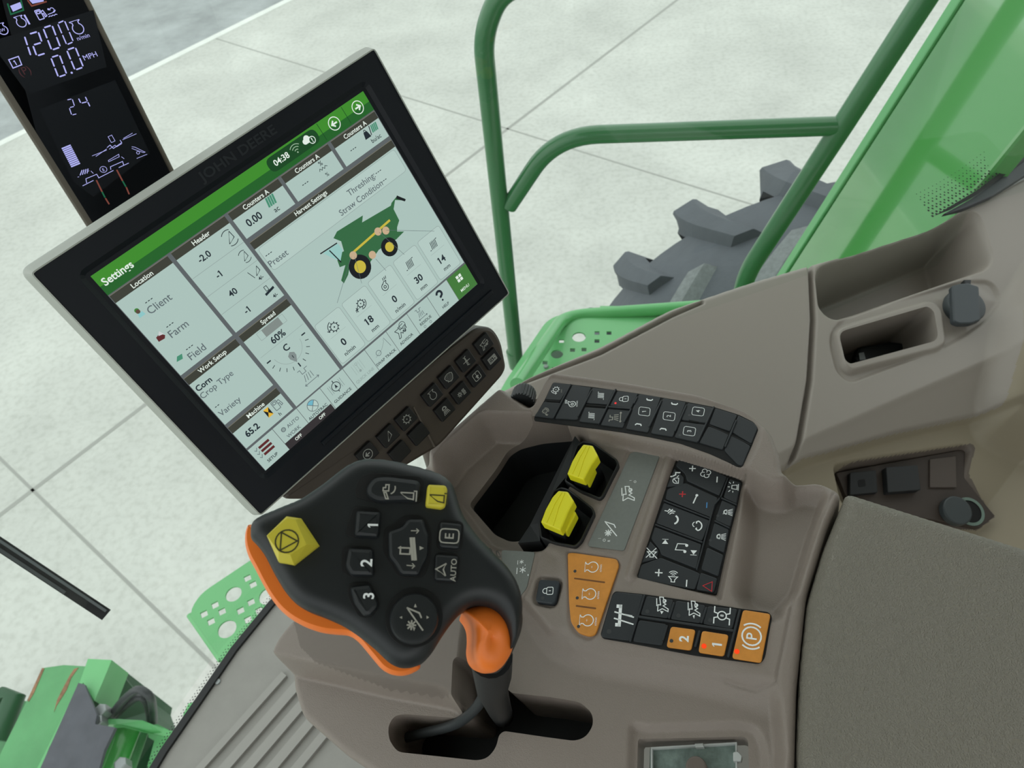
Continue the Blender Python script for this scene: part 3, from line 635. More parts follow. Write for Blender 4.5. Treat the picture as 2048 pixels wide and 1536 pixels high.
hp('rubber_flap', Z6([(528, 962, 1.262), (568, 972, 1.262), (652, 1178, 1.262), (640, 1240, 1.262), (775, 1262, 1.262), (700, 1420, 1.262), (640, 1640, 1.262), (225, 1640, 1.262)]), 1.25, RUBG, t, label='dark grey rubber flap')
hp('left_guard', Z6([(-40, 1060, 1.05), (30, 1040, 1.05), (70, 1050, 1.05), (195, 1092, 1.05), (130, 1230, 1.05), (0, 1440, 1.05), (-60, 1500, 1.05)]), .9, mat('guard_green', (84, 146, 96), .4, noise=(7, .2)), t)
mb = MB()
mb.tube([tuple(onz(*Z6([(5, 1060)])[0], 1.12)), tuple(onz(*Z6([(95, 1060)])[0], 1.12)), tuple(onz(*Z6([(-20, 1350)])[0], 1.1))], .03, GRND, 12); mb.build('guard_tube', t)
for pt in ([(470, 915), (500, 870), (530, 860), (480, 930), (450, 1010), (380, 1120), (365, 1160), (385, 1080), (430, 990)],):
    q = [tuple(onz(*z, 1.2)) for z in Z6(pt)]; mb = MB(); mb.prism([(a[0], a[1]) for a in q], 1.2, 1.2012, RUST); mb.build('rust_patch', t, label='brown rust patch')
q = [tuple(onz(*z, 1.2)) for z in Z6([(285, 862), (300, 866), (230, 1030), (195, 1090), (185, 1080)])]; mb = MB(); mb.prism([(a[0], a[1]) for a in q], 1.2, 1.2012, RUST); mb.build('rust_patch', t, label='rusted plate edge')
t = thing('hydraulic_bracket', 'green bracket carrying hydraulic tubes beside the header', 'bracket', WORLD, (-1.2, .4, .8))
mb = MB(); mb.tube([tuple(onz(*z, 1.12)) for z in Z6([(860, 1270), (720, 1640)])], .036, mat('lift_green', (62, 150, 66), .3, coat=.5), 20); mb.build('lift_cylinder', t)
mb = MB(); mb.tube([tuple(onz(*z, 1.06)) for z in Z6([(950, 1300), (830, 1640)])], .02, GRNW, 14); mb.build('guide_tube', t)
hp('bracket_plate', Z6([(645, 1208, 1.2), (800, 1205, 1.2), (960, 1215, 1.2), (1190, 1305, 1.15), (1180, 1350, 1.15), (1000, 1300, 1.18), (800, 1240, 1.2), (640, 1250, 1.2)]), 1.17, GRNP, t)
hp('side_channel', Z6([(990, 1250, 1.1), (1060, 1240, 1.1), (1200, 1310, 1.1), (1150, 1380, 1.1), (1090, 1640, 1.1), (960, 1640, 1.1), (1040, 1350, 1.1), (1000, 1330, 1.1)]), 1.0, GRNB, t)
hp('lower_box', Z6([(880, 1290, 1.0), (1040, 1340, 1.0), (1000, 1640, 1.0), (700, 1640, 1.0), (760, 1350, 1.0)]), .85, GRND, t)
for x, y in ((715, 1170), (690, 1245), (850, 1530)):
    p = onz(*Z6([(x, y)])[0], 1.2); mb = MB(); mb.prism([(p[0]+.018*math.cos(k*math.pi/3), p[1]+.018*math.sin(k*math.pi/3)) for k in range(6)], 1.2, 1.235, STEEL, .004); mb.build('bolt', t)
for i, pts in enumerate(([(760, 1170, 1.18), (830, 1080, 1.25), (920, 1010, 1.3), (985, 1030, 1.3), (1020, 1080, 1.26), (1035, 1200, 1.1), (1030, 1280, 1.02)], [(775, 1185, 1.16), (850, 1110, 1.2), (930, 1055, 1.24), (975, 1075, 1.22), (1000, 1130, 1.15), (1020, 1240, 1.05)])):
    mb = MB(); q = [onz(z[0], z[1], z[2]) for z in Z6(pts)]
    sm = []
    for k in range(len(q)-1):
        for f in (0, .33, .66): 
            a = q[max(k-1, 0)]; b = q[k]; c = q[k+1]; d = q[min(k+2, len(q)-1)]
            sm.append(tuple(.5*((2*b)+(c-a)*f+(2*a-5*b+4*c-d)*f*f+(3*b-a-3*c+d)*f**3)))
    sm.append(tuple(q[-1])); mb.tube(sm, .011, HOSE, 12)
    hs = mb.build('hydraulic_hose', None); hs['label'] = ('upper black hydraulic hose arching over the bracket', 'lower black hydraulic hose arching under the other one')[i]; hs['category'] = 'hose'
mb = MB(); q = [onz(*z, 1.2) for z in Z6([(1262, 1092), (1330, 1075), (1400, 1150), (1280, 1290), (1215, 1250), (1225, 1170)])]; mb.prism([(a[0], a[1]) for a in q], .9, 1.2, GRNP, .01)
mb.build('corner_plate', t)

# ================================================================ right-hand cab ledge
E1 = onz(960, 800, 2.5); E2 = onz(2048, 352, 2.5); ee = nrm((E2-E1)[:]); qq = np.array([ee[1], -ee[0], 0]); 
LN = nrm(np.array([0, 0, 1])*math.cos(.33)+qq*math.sin(.33)); LF = Frame((E1+E2)/2, LN, ee)
Lp = lambda pts, h=0: LF.poly(pts, h)
t = thing('side_console', 'taupe moulded cab side console with storage pockets beneath the side glass', 'side console', WORLD, tuple((E1+E2)/2-np.array([0, .1, .35])))
ol = rnd(Lp([(950, 812), (985, 790), (1035, 764), (1080, 742), (1200, 692), (1340, 617), (1500, 563), (1620, 528), (1700, 506), (1880, 441), (1935, 413), (2048, 353), (2330, 230), (2330, 1250), (1500, 1300), (1350, 1150), (1000, 1000), (925, 905), (940, 850)]), .02)
feats = [
 ('slope', LF.l(1560, 930), LF.l(1610, 880), 0, 0),
]
a = LF.l(2010, 705); b = LF.l(1620, 872)
feats.append(('slope', b, a, 0, .0))
def steep(P0):   # lower face falls away from the break line
    pl = [LF.l(1000, 1010), LF.l(1560, 905), LF.l(1620, 872), LF.l(1800, 790), LF.l(2010, 700), LF.l(2330, 560)]
    return pl
brk = [tuple(LF.l(*p)) for p in ((900, 1080), (1560, 905), (1620, 872), (1800, 793), (2010, 702), (2330, 560), (2330, 1500), (900, 1500))]
def fall(P):
    d = np.maximum(sdf(P, brk), 0); return -.55*d
feats += [('fn', brk, fall, .02),
 ('fn', Lp([(1500, 975), (1610, 925), (1800, 870), (2000, 822), (2330, 760), (2330, 1500), (1400, 1500)], -.03), lambda P: -.03-.30*np.maximum(sdf(P, brk), 0), .012),
 ('add', rnd(Lp([(2075, 540), (2016, 640), (2003, 720), (2005, 795), (2022, 835), (2400, 960), (2400, 500)]), .01), .05, .05),
 ('set', rnd(Lp([(1648, 548), (1700, 522), (1925, 434), (1943, 434), (1968, 512), (1958, 526), (1668, 624), (1655, 612)]), .01), -.11, .030),
 ('add', rnd(Lp([(1655, 668), (1700, 625), (1930, 562), (1985, 562), (2002, 600), (1975, 640), (1900, 690), (1700, 765), (1675, 745)]), .03), -.004, .006),
 ('add', rnd(Lp([(1666, 660), (1860, 602), (1882, 620), (1890, 690), (1870, 702), (1700, 746), (1686, 735)]), .015), .009, .006),
 ('add', Lp([(1880, 605-8), (1935, 560), (1990, 600), (1935, 655)]), .003, .02),
 ('groove', Lp([(1622, 530), (1627, 640), (1620, 760), (1600, 880), (1570, 975)]), .014, .0028),
 ('groove', Lp([(1045, 765), (1200, 706), (1345, 630), (1405, 604)]), .010, .002),
 ('set', rnd(Lp([(1667, 937), (1700, 928), (1935, 890), (1946, 896), (1938, 950), (2004, 1030), (1965, 1062), (1900, 1055), (1690, 1000)], -.05), .005), -.075, .010)]
pocket = rnd(Lp([(1677, 664), (1855, 612), (1868, 622), (1878, 680), (1700, 728), (1690, 720)], .005), .012)
conn = rnd(Lp([(1672, 940), (1700, 932), (1932, 894), (1940, 900), (1933, 950), (1998, 1030), (1962, 1058), (1900, 1055), (1690, 1000)], -.07), .005)
lower = Lp([(1500, 975), (1610, 915), (1800, 860), (2003, 812), (2003, 740), (2010, 650), (2080, 540), (2400, 500), (2400, 1500), (1400, 1500)], -.01)
shell('console_body', LF, ol, feats, .0016, [TAUPE_S, BEIGE, TAUPE_D], t, holes=[(pocket, .10)], skirt=.30, edge=.008, matregs=[(lower, 1), (conn, 2)])
mb = MB(); mb.profile(inset(ccw(pocket), -.006), [(0, -.105), (0, -.097)], mat('pocket_liner', (66, 62, 58), .6)); mb.build('pocket_floor', t, LF)
# black object in the pocket
mb = MB(); q = Lp([(1705, 722), (1712, 700), (1780, 690), (1860, 700), (1860, 730), (1710, 740)], -.09); mb.prism(q, -.1, -.08, BLACKG, .003)
bx = mb.build('phone_case', None, LF); bx['label'] = 'small black case with a bright edge lying in the open pocket'; bx['category'] = 'case'
mb = MB(); q = Lp([(1718, 706), (1728, 704), (1732, 718), (1720, 720)], -.078); mb.prism(q, -.08, -.0785, STEEL); mb.build('metal_tab', bx, LF)
# outlet cap
c = LF.l(1936, 606, .012); t3 = thing('power_outlet', 'round black power outlet cap next to the open pocket', 'power outlet', LF, (c[0], c[1], 0))
mb = MB(); rr_ = .0265
mb.profile([(c[0]+rr_*math.cos(2*math.pi*k/40), c[1]+rr_*math.sin(2*math.pi*k/40)) for k in range(40)], [(0, -.006), (0, .008), (.001, .0095), (.0045, .0105)], mat('outlet_grey', (62, 68, 70), .45)); mb.build('socket_ring', t3, LF)
mb = MB(); q = LF.poly([(1904, 571), (1920, 567), (1936, 566), (1958, 573), (1962, 640), (1944, 647), (1920, 648), (1907, 643)], .016); mb.prism(rnd(q, .003), .008, .0165, mat('cap_grey', (60, 66, 70), .4), .002); mb.build('flip_cap', t3, LF)
mb = MB(); q = LF.poly([(1928, 560), (1942, 560), (1941, 572), (1930, 572)], .012); mb.prism(q, .004, .013, BLACKP, .001); mb.build('hinge', t3, LF)
# connector panel pieces, kept inside the recess
CH = -.066
def cpart(name, pts, h0, h1, m, parent, bev=.001, **kw):
    mb = MB(); mb.prism(rnd(LF.poly(pts, CH+h1), .002), CH+h0, CH+h1, m, bev); return mb.build(name, parent, LF, **kw)
t4 = thing('connector_panel', 'dark connector panel with sockets behind the armrest corner', 'connector panel', LF, tuple(LF.l(1820, 980, CH))+(CH-.02,))
cpart('backing', [(1672, 945), (1930, 898), (1928, 955), (1990, 1032), (1960, 1056), (1700, 1010)], -.02, 0, mat('connector_brown', (62, 52, 46), .6), t4)
s1 = cpart('diagnostic_socket', [(1700, 945), (1752, 940), (1756, 985), (1700, 990)], 0, .008, BLACKD, t4); cpart('pin_opening', [(1716, 960), (1730, 958), (1732, 972), (1718, 974)], .008, .0085, GAP, s1, 0)
s2 = cpart('data_port', [(1772, 934), (1836, 930), (1842, 980), (1776, 985)], 0, .012, BLACKP, t4)
cpart('blank_cover', [(1860, 918), (1912, 912), (1914, 975), (1860, 975)], 0, .003, mat('cover_brown', (82, 72, 66), .6), t4)
c = LF.l(1942, 1022, CH+.004); mb = MB(); mb.ring(c, .017, .004, CH+.002, mat('ring_green', (110, 130, 120), .3), 32); mb.disc(c, .015, CH+.001, GAP, 32); mb.build('round_socket', t4, LF)
mb = MB(); c = LF.l(1916, 1020, CH+.012); mb.prism([(c[0]+.019*math.cos(2*math.pi*k/32), c[1]+.019*math.sin(2*math.pi*k/32)) for k in range(32)], CH+.002, CH+.012, mat('socket_cap', (56, 62, 64), .4), .002); mb.build('socket_cap', t4, LF)
# window rubber and frit
mb = MB(); q = [(1890, 425), (1940, 398), (1990, 362), (2048, 318), (2140, 250), (2140, 300), (2048, 352), (1985, 392), (1930, 416)]
mb.prism(LF.poly(q, .012), .002, .012, mat('seal_rubber', (58, 62, 66), .5), .003); mb.build('trim_7', kind='structure', frame=LF, label='black rubber window seal at the upper right')
mb = MB(); fr = [(1865, 432), (1905, 412), (1950, 385), (2000, 348), (2048, 308), (2120, 250)]
for i in range(len(fr)-1):
    n_ = int(math.hypot(fr[i+1][0]-fr[i][0], fr[i+1][1]-fr[i][1])/8)
    for k in range(n_):
        x = fr[i][0]+(fr[i+1][0]-fr[i][0])*k/n_; y = fr[i][1]+(fr[i+1][1]-fr[i][1])*k/n_
        for j in range(9):
            px, py = x-j*4+(4 if j % 2 else 0), y-j*5.5
            mb.disc(LF.l(px, py, .016), .0020*(1-j*.08), .016, BLACKD, 8)
q = [(1868, 432), (1908, 408), (1955, 380), (2005, 342), (2120, 250), (2125, 262), (2010, 350), (1950, 392), (1900, 420)]
mb.poly(LF.poly(q, .0155), .0155, BLACKD)
mb.build('window_2', kind='structure', frame=LF, label='dotted black border printed on the glass edge')
# ================================================================ monitor
def para(*p):
    r = [ray(*q) for q in p]; A = np.array([r[0], -r[1], r[2]]).T; l = np.linalg.solve(A, r[3])
    return [l[0]*r[0], l[1]*r[1], l[2]*r[2], r[3]]
P = para((182.5, 553), (731, 180), (956, 570), (528, 947.5)); s_ = .211/np.linalg.norm(P[1]-P[0]); P = [C+s_*q for q in P]
MU = nrm(P[1]-P[0]); MV = nrm(P[3]-P[0]); MN = -np.cross(MU, MV); MF = Frame(P[0], MN, MU)   # local: u right, v up(negative down), n towards operator
def S(x, y): return (x/1000, -y/1000)
mon = thing('display_monitor', 'large tilted touchscreen monitor showing the settings page', 'monitor', MF, (.105, -.185, -.02))
bez = [MF.l(*p) for p in ((37, 545), (755, 82), (1028, 590), (520, 1040))]
b4 = rnd([S(-25.5, -21.5), S(236.5, -21.5), S(233, 187.5), S(-25, 185)], .006, 5)
mb = MB(); mb.profile(b4, [(.004, -.026), (0, -.020), (0, -.010), (.0030, -.0006), (.0038, -.0004), (.0038, -.003)], SILV, cap=False, smooth=False); mb.build('silver_frame', mon, MF)
mb = MB(); mb.profile(b4, [(.010, -.034), (.006, -.0245)], BRNZ, cap=False, smooth=False); mb.build('rear_housing', mon, MF)
sc4 = [S(-1.5, -1.5), S(212.5, -1.5), S(212.5, 161.5), S(-1.5, 161.5)]
ob = ccw(inset(ccw(b4), .0038)); mb = MB()
# bezel as a raised ring round the screen
def ringmesh(mb, outer, inner, z, m):
    import mathutils.geometry as mg
    vs = [Vector(p) for p in outer]+[Vector(p) for p in inner]; n1 = len(outer); n2 = len(inner)
    es = [(i, (i+1) % n1) for i in range(n1)]+[(n1+i, n1+(i+1) % n2) for i in range(n2)]
    cv, ce, cf, *_ = mg.delaunay_2d_cdt(vs, es, [], 0, 1e-7)
    fs = [tuple(f) for f in cf if sdf(np.array([list(sum((cv[i] for i in f), Vector((0, 0)))/len(f))]), inner)[0] < 0 and sdf(np.array([list(sum((cv[i] for i in f), Vector((0, 0)))/len(f))]), outer)[0] > 0]
    mb.add([(v.x, v.y, z) for v in cv], fs, m)
ringmesh(mb, ob, ccw(inset(ccw(rnd(sc4, .002)), -.004)), -.0012, BEZ)
i0 = ccw(inset(ccw(rnd(sc4, .002)), -.004)); i1 = ccw(inset(ccw(rnd(sc4, .002)), -.001))
mb.rings([[(p[0], p[1], -.0012) for p in i0], [(p[0], p[1], -.0032) for p in i1]], BEZ, False)
mb.prism([S(40, 171), S(217, 171), S(217, 174.5), S(40, 174.5)], -.0012, .0008, BEZ, .0008)
mb.text('JOHN DEERE', S(113, -10.3), .0058, -.0009, mat('bezel_emboss', (32, 38, 44), .35), 0, .02, sx=1.25)
mb.build('bezel', mon, MF)
# ---- screen picture
z0 = -.0032; L1, L2, L3, L4 = z0+.0002, z0+.0003, z0+.0004, z0+.0005
em = lambda n, c, noise=None: mat('lcd_'+n, c, .3, emit=1.0, noise=noise)
BG = em('gap_grey', (92, 98, 100)); PANE = em('pane', (170, 193, 186)); PANE2 = em('pane_light', (178, 200, 193)); HDR = em('heading', (60, 62, 54)); HDL = em('heading_edge', (120, 118, 104))
GR1 = em('green_light', (62, 138, 44)); GR2 = em('green_dark', (34, 96, 40)); GR3 = em('green_pill', (24, 70, 34)); LN_ = em('line', (140, 155, 152)); TX = em('ink', (32, 42, 50)); TXG = em('grey_ink', (92, 104, 108)); WT = em('white', (224, 236, 226))
DIS = em('faded', (140, 158, 154)); SILH = em('machine_green', (52, 104, 66)); MYEL = em('machine_yellow', (196, 180, 66)); MBLK = em('machine_black', (24, 28, 32)); TAN = em('tan', (196, 170, 138)); CAB = em('cab_blue', (150, 196, 190))
MNU = em('menu_green', (66, 120, 58)); OFFB = em('off_bar', (52, 48, 50)); MAR = em('maroon', (92, 40, 42)); BLU = em('blue', (110, 178, 196)); AMB = em('amber', (222, 178, 60)); TEAL = em('teal', (70, 140, 112))
mb = MB()
def R_(x0, y0, x1, y1, z, m): mb.rect(*S(x0, y1), *S(x1, y0), z, m)
def RR(x0, y0, x1, y1, r, z, m, w=0):
    p = rnd([S(x0, y1), S(x1, y1), S(x1, y0), S(x0, y0)], r/1000, 4)
    if w: mb.stroke(p, w/1000, z, m, True)
    else: mb.poly(p, z, m)
def T_(s, x, y, h, m=None, bold=.006, left=False, z=None, sx=1.0, ref='H'): mb.text(s, S(x, y), h*1.14/1000, z or L4, m or TX, 0, bold, ref, left=left, sx=sx)
def LI(pts, w, m, z=None, closed=False): mb.stroke([S(*p) for p in pts], w/1000, z or L3, m, closed)
def DS(x, y, n):
    for k in range(n): LI([(x+(k-(n-1)/2)*1.9-.6, y), (x+(k-(n-1)/2)*1.9+.6, y)], .5, TX)
def I_(n, x, y, s, m=None, lw=.13, rot=0): icon(mb, n, S(x, y), s*1.1/1000, L4, m or TX, rot, lw)
mb.rect(*S(-3, 163), *S(214, -3), z0, BEZ); R_(0, 0, 210.5, 160.8, z0+.0001, BG)
R_(0, 0, 210.5, 7.5, L1, GR1); R_(0, 7.5, 210.5, 13.6, L1, GR2); LI([(168.7, .5), (168.7, 12.5)], .4, GR3); LI([(190.2, .5), (190.2, 12.5)], .4, GR3)
RR(124.5, 1.2, 165.5, 10.6, 4.5, L2, GR3); T_('Settings', 12.3, 7.3, 4.0, WT, .02); T_('04:38', 134.8, 6, 3.4, WT, .02); I_('wifi', 146.8, 5.6, 3.4, em('dimwhite', (150, 180, 150))); I_('cloud', 156.5, 5.2, 4, WT); mb.disc(S(159.8, 7), .0024, L4+.0001, GR3); mb.ring(S(159.8, 7), .0022, .0005, L4+.0002, WT); T_('!', 159.8, 7, 2.6, WT, .03, z=L4+.0003)
I_('arrL', 179.6, 6.5, 4.0, WT); I_('arrR', 200.6, 6.5, 4.0, WT)
def tile(x0, y0, x1, y1, title, tx=None):
    R_(x0, y0, x1, y0+5.3, L1, HDR); R_(x0, y0, x1, y0+.35, L2, HDL); R_(x0, y0+5.3, x1, y1, L1, PANE)
    if title: T_(title, tx or (x0+x1)/2, y0+2.9, 2.6, WT, .015)
tile(.4, 14.2, 40.4, 75.6, 'Location'); tile(43, 14.2, 82.8, 75.6, 'Header'); tile(85.4, 14.2, 125.3, 33.2, 'Counters A'); tile(127.8, 14.2, 167.6, 33.2, 'Counters A'); tile(170.3, 14.2, 210, 33.2, 'Counters A')
tile(85.4, 36, 210, 140, 'Harvest Settings', 134.5); tile(.4, 78.2, 40.2, 118, 'Work Setup'); tile(43, 78.2, 82.6, 140.3, 'Spread', 65); tile(.4, 120.6, 40.4, 139.8, 'Machine', 21)
for y in (33.6, 47.4, 61.2): LI([(43.2, y), (82.6, y)], .25, LN_)
for s__, y in (('-2.0', 26.9), ('-1', 40.5), ('40', 54.3), ('-1', 68.5)): T_(s__, 57.4, y, 3.6, bold=.02)
I_('tri2', 77.2, 26.7, 4.6, lw=.09); I_('tri2', 77.6, 41, 3.6, lw=.1); I_('tri', 78.2, 52.6, 2.8, lw=.14); T_('4/-', 77.5, 57.5, 2, bold=.03); LI([(72.6, 50), (74.4, 55.5)], .4, TX); I_('header', 77, 67, 3.6, lw=.1); T_('4/-', 78, 72, 2, bold=.03)
for s__, y, x in (('Client', 33.8, 18.8), ('Farm', 52.2, 17.6), ('Field', 70, 17.0)): T_(s__, x, y, 4.0, TXG); DS(15.4, y-4.8, 3)
mb.poly([S(5, 34), S(9, 34), S(8.6, 31.5), S(5.4, 31.5)], L3, em('shirt', (140, 196, 196))); mb.disc(S(6.6, 30.4), .0013, L4, em('face', (90, 72, 60))); mb.disc(S(6.5, 29.6), .0014, L3, em('cap_green', (60, 130, 56)))
mb.poly([S(4, 51.5), S(4.4, 48.6), S(7.5, 47.8), S(9.4, 50.5), S(8, 52)], L3, MAR); mb.poly([S(6, 48.6), S(8.2, 46.5), S(9.2, 49.5)], L4, em('roof', (200, 205, 205))); mb.poly([S(4, 67.5), S(6.2, 65), S(9.6, 65.4), S(8, 68.2)], L3, TEAL)
T_('0.00', 96.8, 26, 4.2, bold=.02); I_('hatch', 112.8, 22.8, 3.4, TEAL, .16); T_('ac', 112.8, 29.4, 1.9, TX, ref='x'); I_('moist', 155.6, 23.4, 3.3, lw=.1); T_('%', 155.4, 29.8, 2.2); DS(139, 26.5, 3)
I_('weight', 195.6, 23.4, 3.4); T_('/', 199.6, 23, 5); I_('hatch', 203.4, 22.8, 2.8, TEAL, .16); T_('bu/ac', 200.5, 29.3, 2.5); DS(181.5, 26.5, 3)
RR(87, 42.2, 208, 59, 2.5, L2, PANE2); RR(87, 42.2, 208, 59, 2.5, L3, LN_, .25); T_('Preset', 94.4, 54.2, 3.6, TXG); DS(91, 48.6, 3); T_('Threshing:', 172.5, 48.6, 3.6, TXG); DS(188.5, 48.2, 3); T_('Straw Condition', 167, 55.2, 3.6, TXG); DS(188.5, 55.2, 3)
# machine picture
Q3 = lambda pts: [tuple(MF.l(*p, L3)) for p in zz((450, 130), 3.573, pts)]
mb.poly(Q3([(775, 1238), (800, 1190), (985, 1075), (980, 1125), (1185, 1005), (1190, 985), (1230, 935), (1285, 955), (1290, 968), (1215, 965), (1205, 1030), (1245, 1110), (1230, 1160), (1230, 1190), (1280, 1190), (1225, 1245), (1100, 1320), (1030, 1420), (900, 1400), (880, 1500), (850, 1560), (830, 1540), (860, 1430), (820, 1445), (790, 1360), (850, 1330), (830, 1260)]), L3, SILH)
mb.poly(Q3([(1228, 932), (1292, 960), (1285, 975), (1222, 955)]), L3+.0001, MBLK); mb.poly(Q3([(700, 1345), (805, 1275), (840, 1320), (825, 1400), (770, 1380)]), L3+.0001, CAB); mb.stroke(Q3([(680, 1350), (800, 1272)]), .0008, L3+.0002, MBLK); mb.stroke(Q3([(745, 1325), (830, 1410)]), .0008, L3+.0002, MBLK)
mb.stroke(Q3([(920, 1335), (1178, 1108)]), .0016, L4, MYEL)
for (x, y, r) in ((965, 1442, .0085), (1175, 1300, .0067)): c_ = Q3([(x, y)])[0]; mb.disc(c_, r, L4, MBLK); mb.disc(c_, r*.52, L4+.0001, MYEL)
for (x, y) in ((1092, 1190), (1148, 1183), (915, 1360), (1052, 1357)): mb.disc(Q3([(x, y)])[0], .0028, L4+.0002, TAN)
for a_, b_ in (((1150, 1180), (1495, 1187)), ((1100, 1195), (1280, 1355)), ((1075, 1385), (1150, 1470)), ((925, 1370), (975, 1560)), ((900, 1370), (800, 1700))): mb.stroke(Q3([a_, b_]), .00025, L4+.0003, TXG)
for i, (val, un, ic) in enumerate((('0', 'n/min', 'geararrow'), ('18', 'mm', 'geargap'), ('0', 'n/min', 'fan'), ('30', 'mm', 'sieve'), ('14', 'mm', 'sieve'))):
    x0 = 86.2+24.7*i; RR(x0, 104.6, x0+22.4, 138.6, 2.2, L2, PANE2); RR(x0, 104.6, x0+22.4, 138.6, 2.2, L3, LN_, .3); LI([(x0+4, 119), (x0+18, 119)], .15, LN_)
    I_(ic, x0+10.5, 113.5, 4.4, lw=.11); T_(val, x0+10.3, 126.4, 4.6, bold=.025); T_(un, x0+10.3, 134.2, 2.7, bold=.01, ref='H')
T_('Corn', 7.2, 88.5, 3.4, bold=.025); T_('Crop Type', 13, 94.5, 3.4, TXG); DS(4.5, 105, 2); T_('Variety', 10.2, 111, 3.4, TXG)
RR(52.5, 84.4, 74, 90, .3, L3, LN_, .25); R_(56.5, 84.4, 70.5, 90, L4, em('bar_grey', (128, 138, 134))); T_('60%', 62.6, 94.4, 4.2, bold=.02); LI([(45, 98.5), (81, 98.5)], .2, LN_); T_('C', 62.4, 103.8, 4, bold=.02)
for k in range(11):
    a = math.radians(180+18*k); r0 = 13.2 if k in (0, 5, 10) else 13.8; w = .9 if k in (0, 5, 10) else .45
    LI([(62.3+r0*math.cos(a), 104-r0*math.sin(a)), (62.3+16.4*math.cos(a), 104-16.4*math.sin(a))], w, TX)
RA = [(62.3+11*math.cos(math.radians(a)), 104-11*math.sin(math.radians(a))) for a in range(185, 356, 10)]; LI(RA, .25, LN_)
mb.poly([S(59.6, 109.5), S(62.2, 107.6), S(64.8, 109.5), S(64.8, 112), S(62.2, 116.4), S(59.6, 112)], L4, em('ptr', (128, 140, 138))); LI([(62.2, 110.4), (62.2, 112.6)], .5, TX, L4+.0001)
I_('spread', 62.4, 128, 6, TXG, .06)
T_('65.2', 11, 132.4, 4.0, bold=.03); mb.rect(*S(24.3, 133.3), *S(28.3, 127.6), L3, MBLK); I_('hour', 26.3, 130.4, 3.6, AMB); I_('pump', 34, 130, 3.8, TXG, .11); T_('h', 31.5, 136.4, 2.3)
for i in range(10):
    x0 = .3+21.05*i; 
    R_(x0, 141.4, x0+20.7, 160.6, L1, MNU if i == 9 else PANE)
R_(21.2, 155.2, 62.6, 160.8, L2, OFFB); T_('OFF', 31, 158, 2.0, WT, .02); T_('OFF', 52.5, 158, 2.0, WT, .02)
for k in range(3): R_(6.5, 144.4+3*k, 15, 146.2+3*k, L3, MAR); LI([(3.2, 144.8+3*k), (4.2, 146+3*k), (5.6, 144+3*k)], .4, TXG)
T_('SETUP', 9.4, 156.6, 1.9, bold=.015); mb.disc(S(26.5, 146.8), .0017, L3, TXG); mb.disc(S(26.5, 146.8), .0012, L4, DIS); T_('AUTO', 34.5, 147, 2.2, TXG, .01); T_('WORK', 31, 152.6, 2.2, TXG, .01)
mb.disc(S(52, 147.4), .0042, L3, TXG, 32); mb.disc(S(52, 147.4), .0038, L4, PANE2, 32); mb.poly([S(52, 147.4)]+[(S(52, 147.4)[0]+.0038*math.cos(math.radians(a)), S(52, 147.4)[1]+.0038*math.sin(math.radians(a))) for a in range(45, 136, 9)], L4+.0001, BLU); LI([(49.3, 150.1), (54.7, 144.7)], .4, TXG, L4+.0002); LI([(49.3, 144.7), (54.7, 150.1)], .4, TXG, L4+.0002); T_('AUTOTRAC', 52.2, 153.4, 1.9, bold=.01)
mb.ring(S(73, 148), .0033, .0005, L4, TX); LI([(73, 144.7), (73, 142.8)], .6, TX); LI([(73, 151.3), (73, 152.6)], .6, TX); mb.poly([S(71.8, 149.4), S(73, 145.9), S(74.2, 149.4), S(73, 148.7)], L4, TX); T_('GUIDANCE', 73, 156.4, 1.9, bold=.01)
for dx in (-4, 4, -5.5, 5.5): LI([(73+dx, 144.5), (73+dx, 151.5)], .2, TXG)
for dx in (-4, -2, 2, 4): LI([(94+dx, 144), (94+dx, 152)], .2, DIS)
LI([(94, 145.5), (94, 151)], .3, DIS); mb.disc(S(94, 151), .001, L4, DIS); mb.ring(S(94, 145), .0009, .0003, L4, DIS); T_('QUICK LINE', 94.6, 156.4, 1.9, DIS)
mb.ring(S(112.5, 150), .002, .0004, L4, TXG); LI([(109, 151.5), (116, 149.5), (120.5, 146), (121.5, 144)], .4, DIS); LI([(122, 143.5), (123.5, 152)], .3, TXG); T_('SWAP TRACK', 115.3, 156.4, 1.9, bold=.01)
I_('combine', 136.5, 148.2, 4.4, lw=.1); mb.ring(S(139.5, 145.5), .0026, .0004, L4, TX); T_('ADVISOR', 136.2, 156.2, 1.9, bold=.01); I_('spread', 157, 148, 4.2, TXG, .09); T_('RESIDUE', 157.2, 155.0, 1.9, bold=.01); mb.ring(S(154, 158.4), .0009, .0003, L4, TXG); mb.ring(S(160, 158.4), .0009, .0003, L4, TXG)
I_('question', 178, 147.8, 4.2, lw=.16); T_('HELP', 177.8, 156.4, 1.9, bold=.01)
for dx in (-2.6, .3): 
    for dy in (-2.6, .3): R_(199.6+dx, 147+dy, 199.6+dx+2.3, 147+dy+2.3, L3, WT)
T_('MENU', 199.4, 156, 2.0, WT)
mb.build('screen', mon, MF, label='lit settings screen with green title bar')
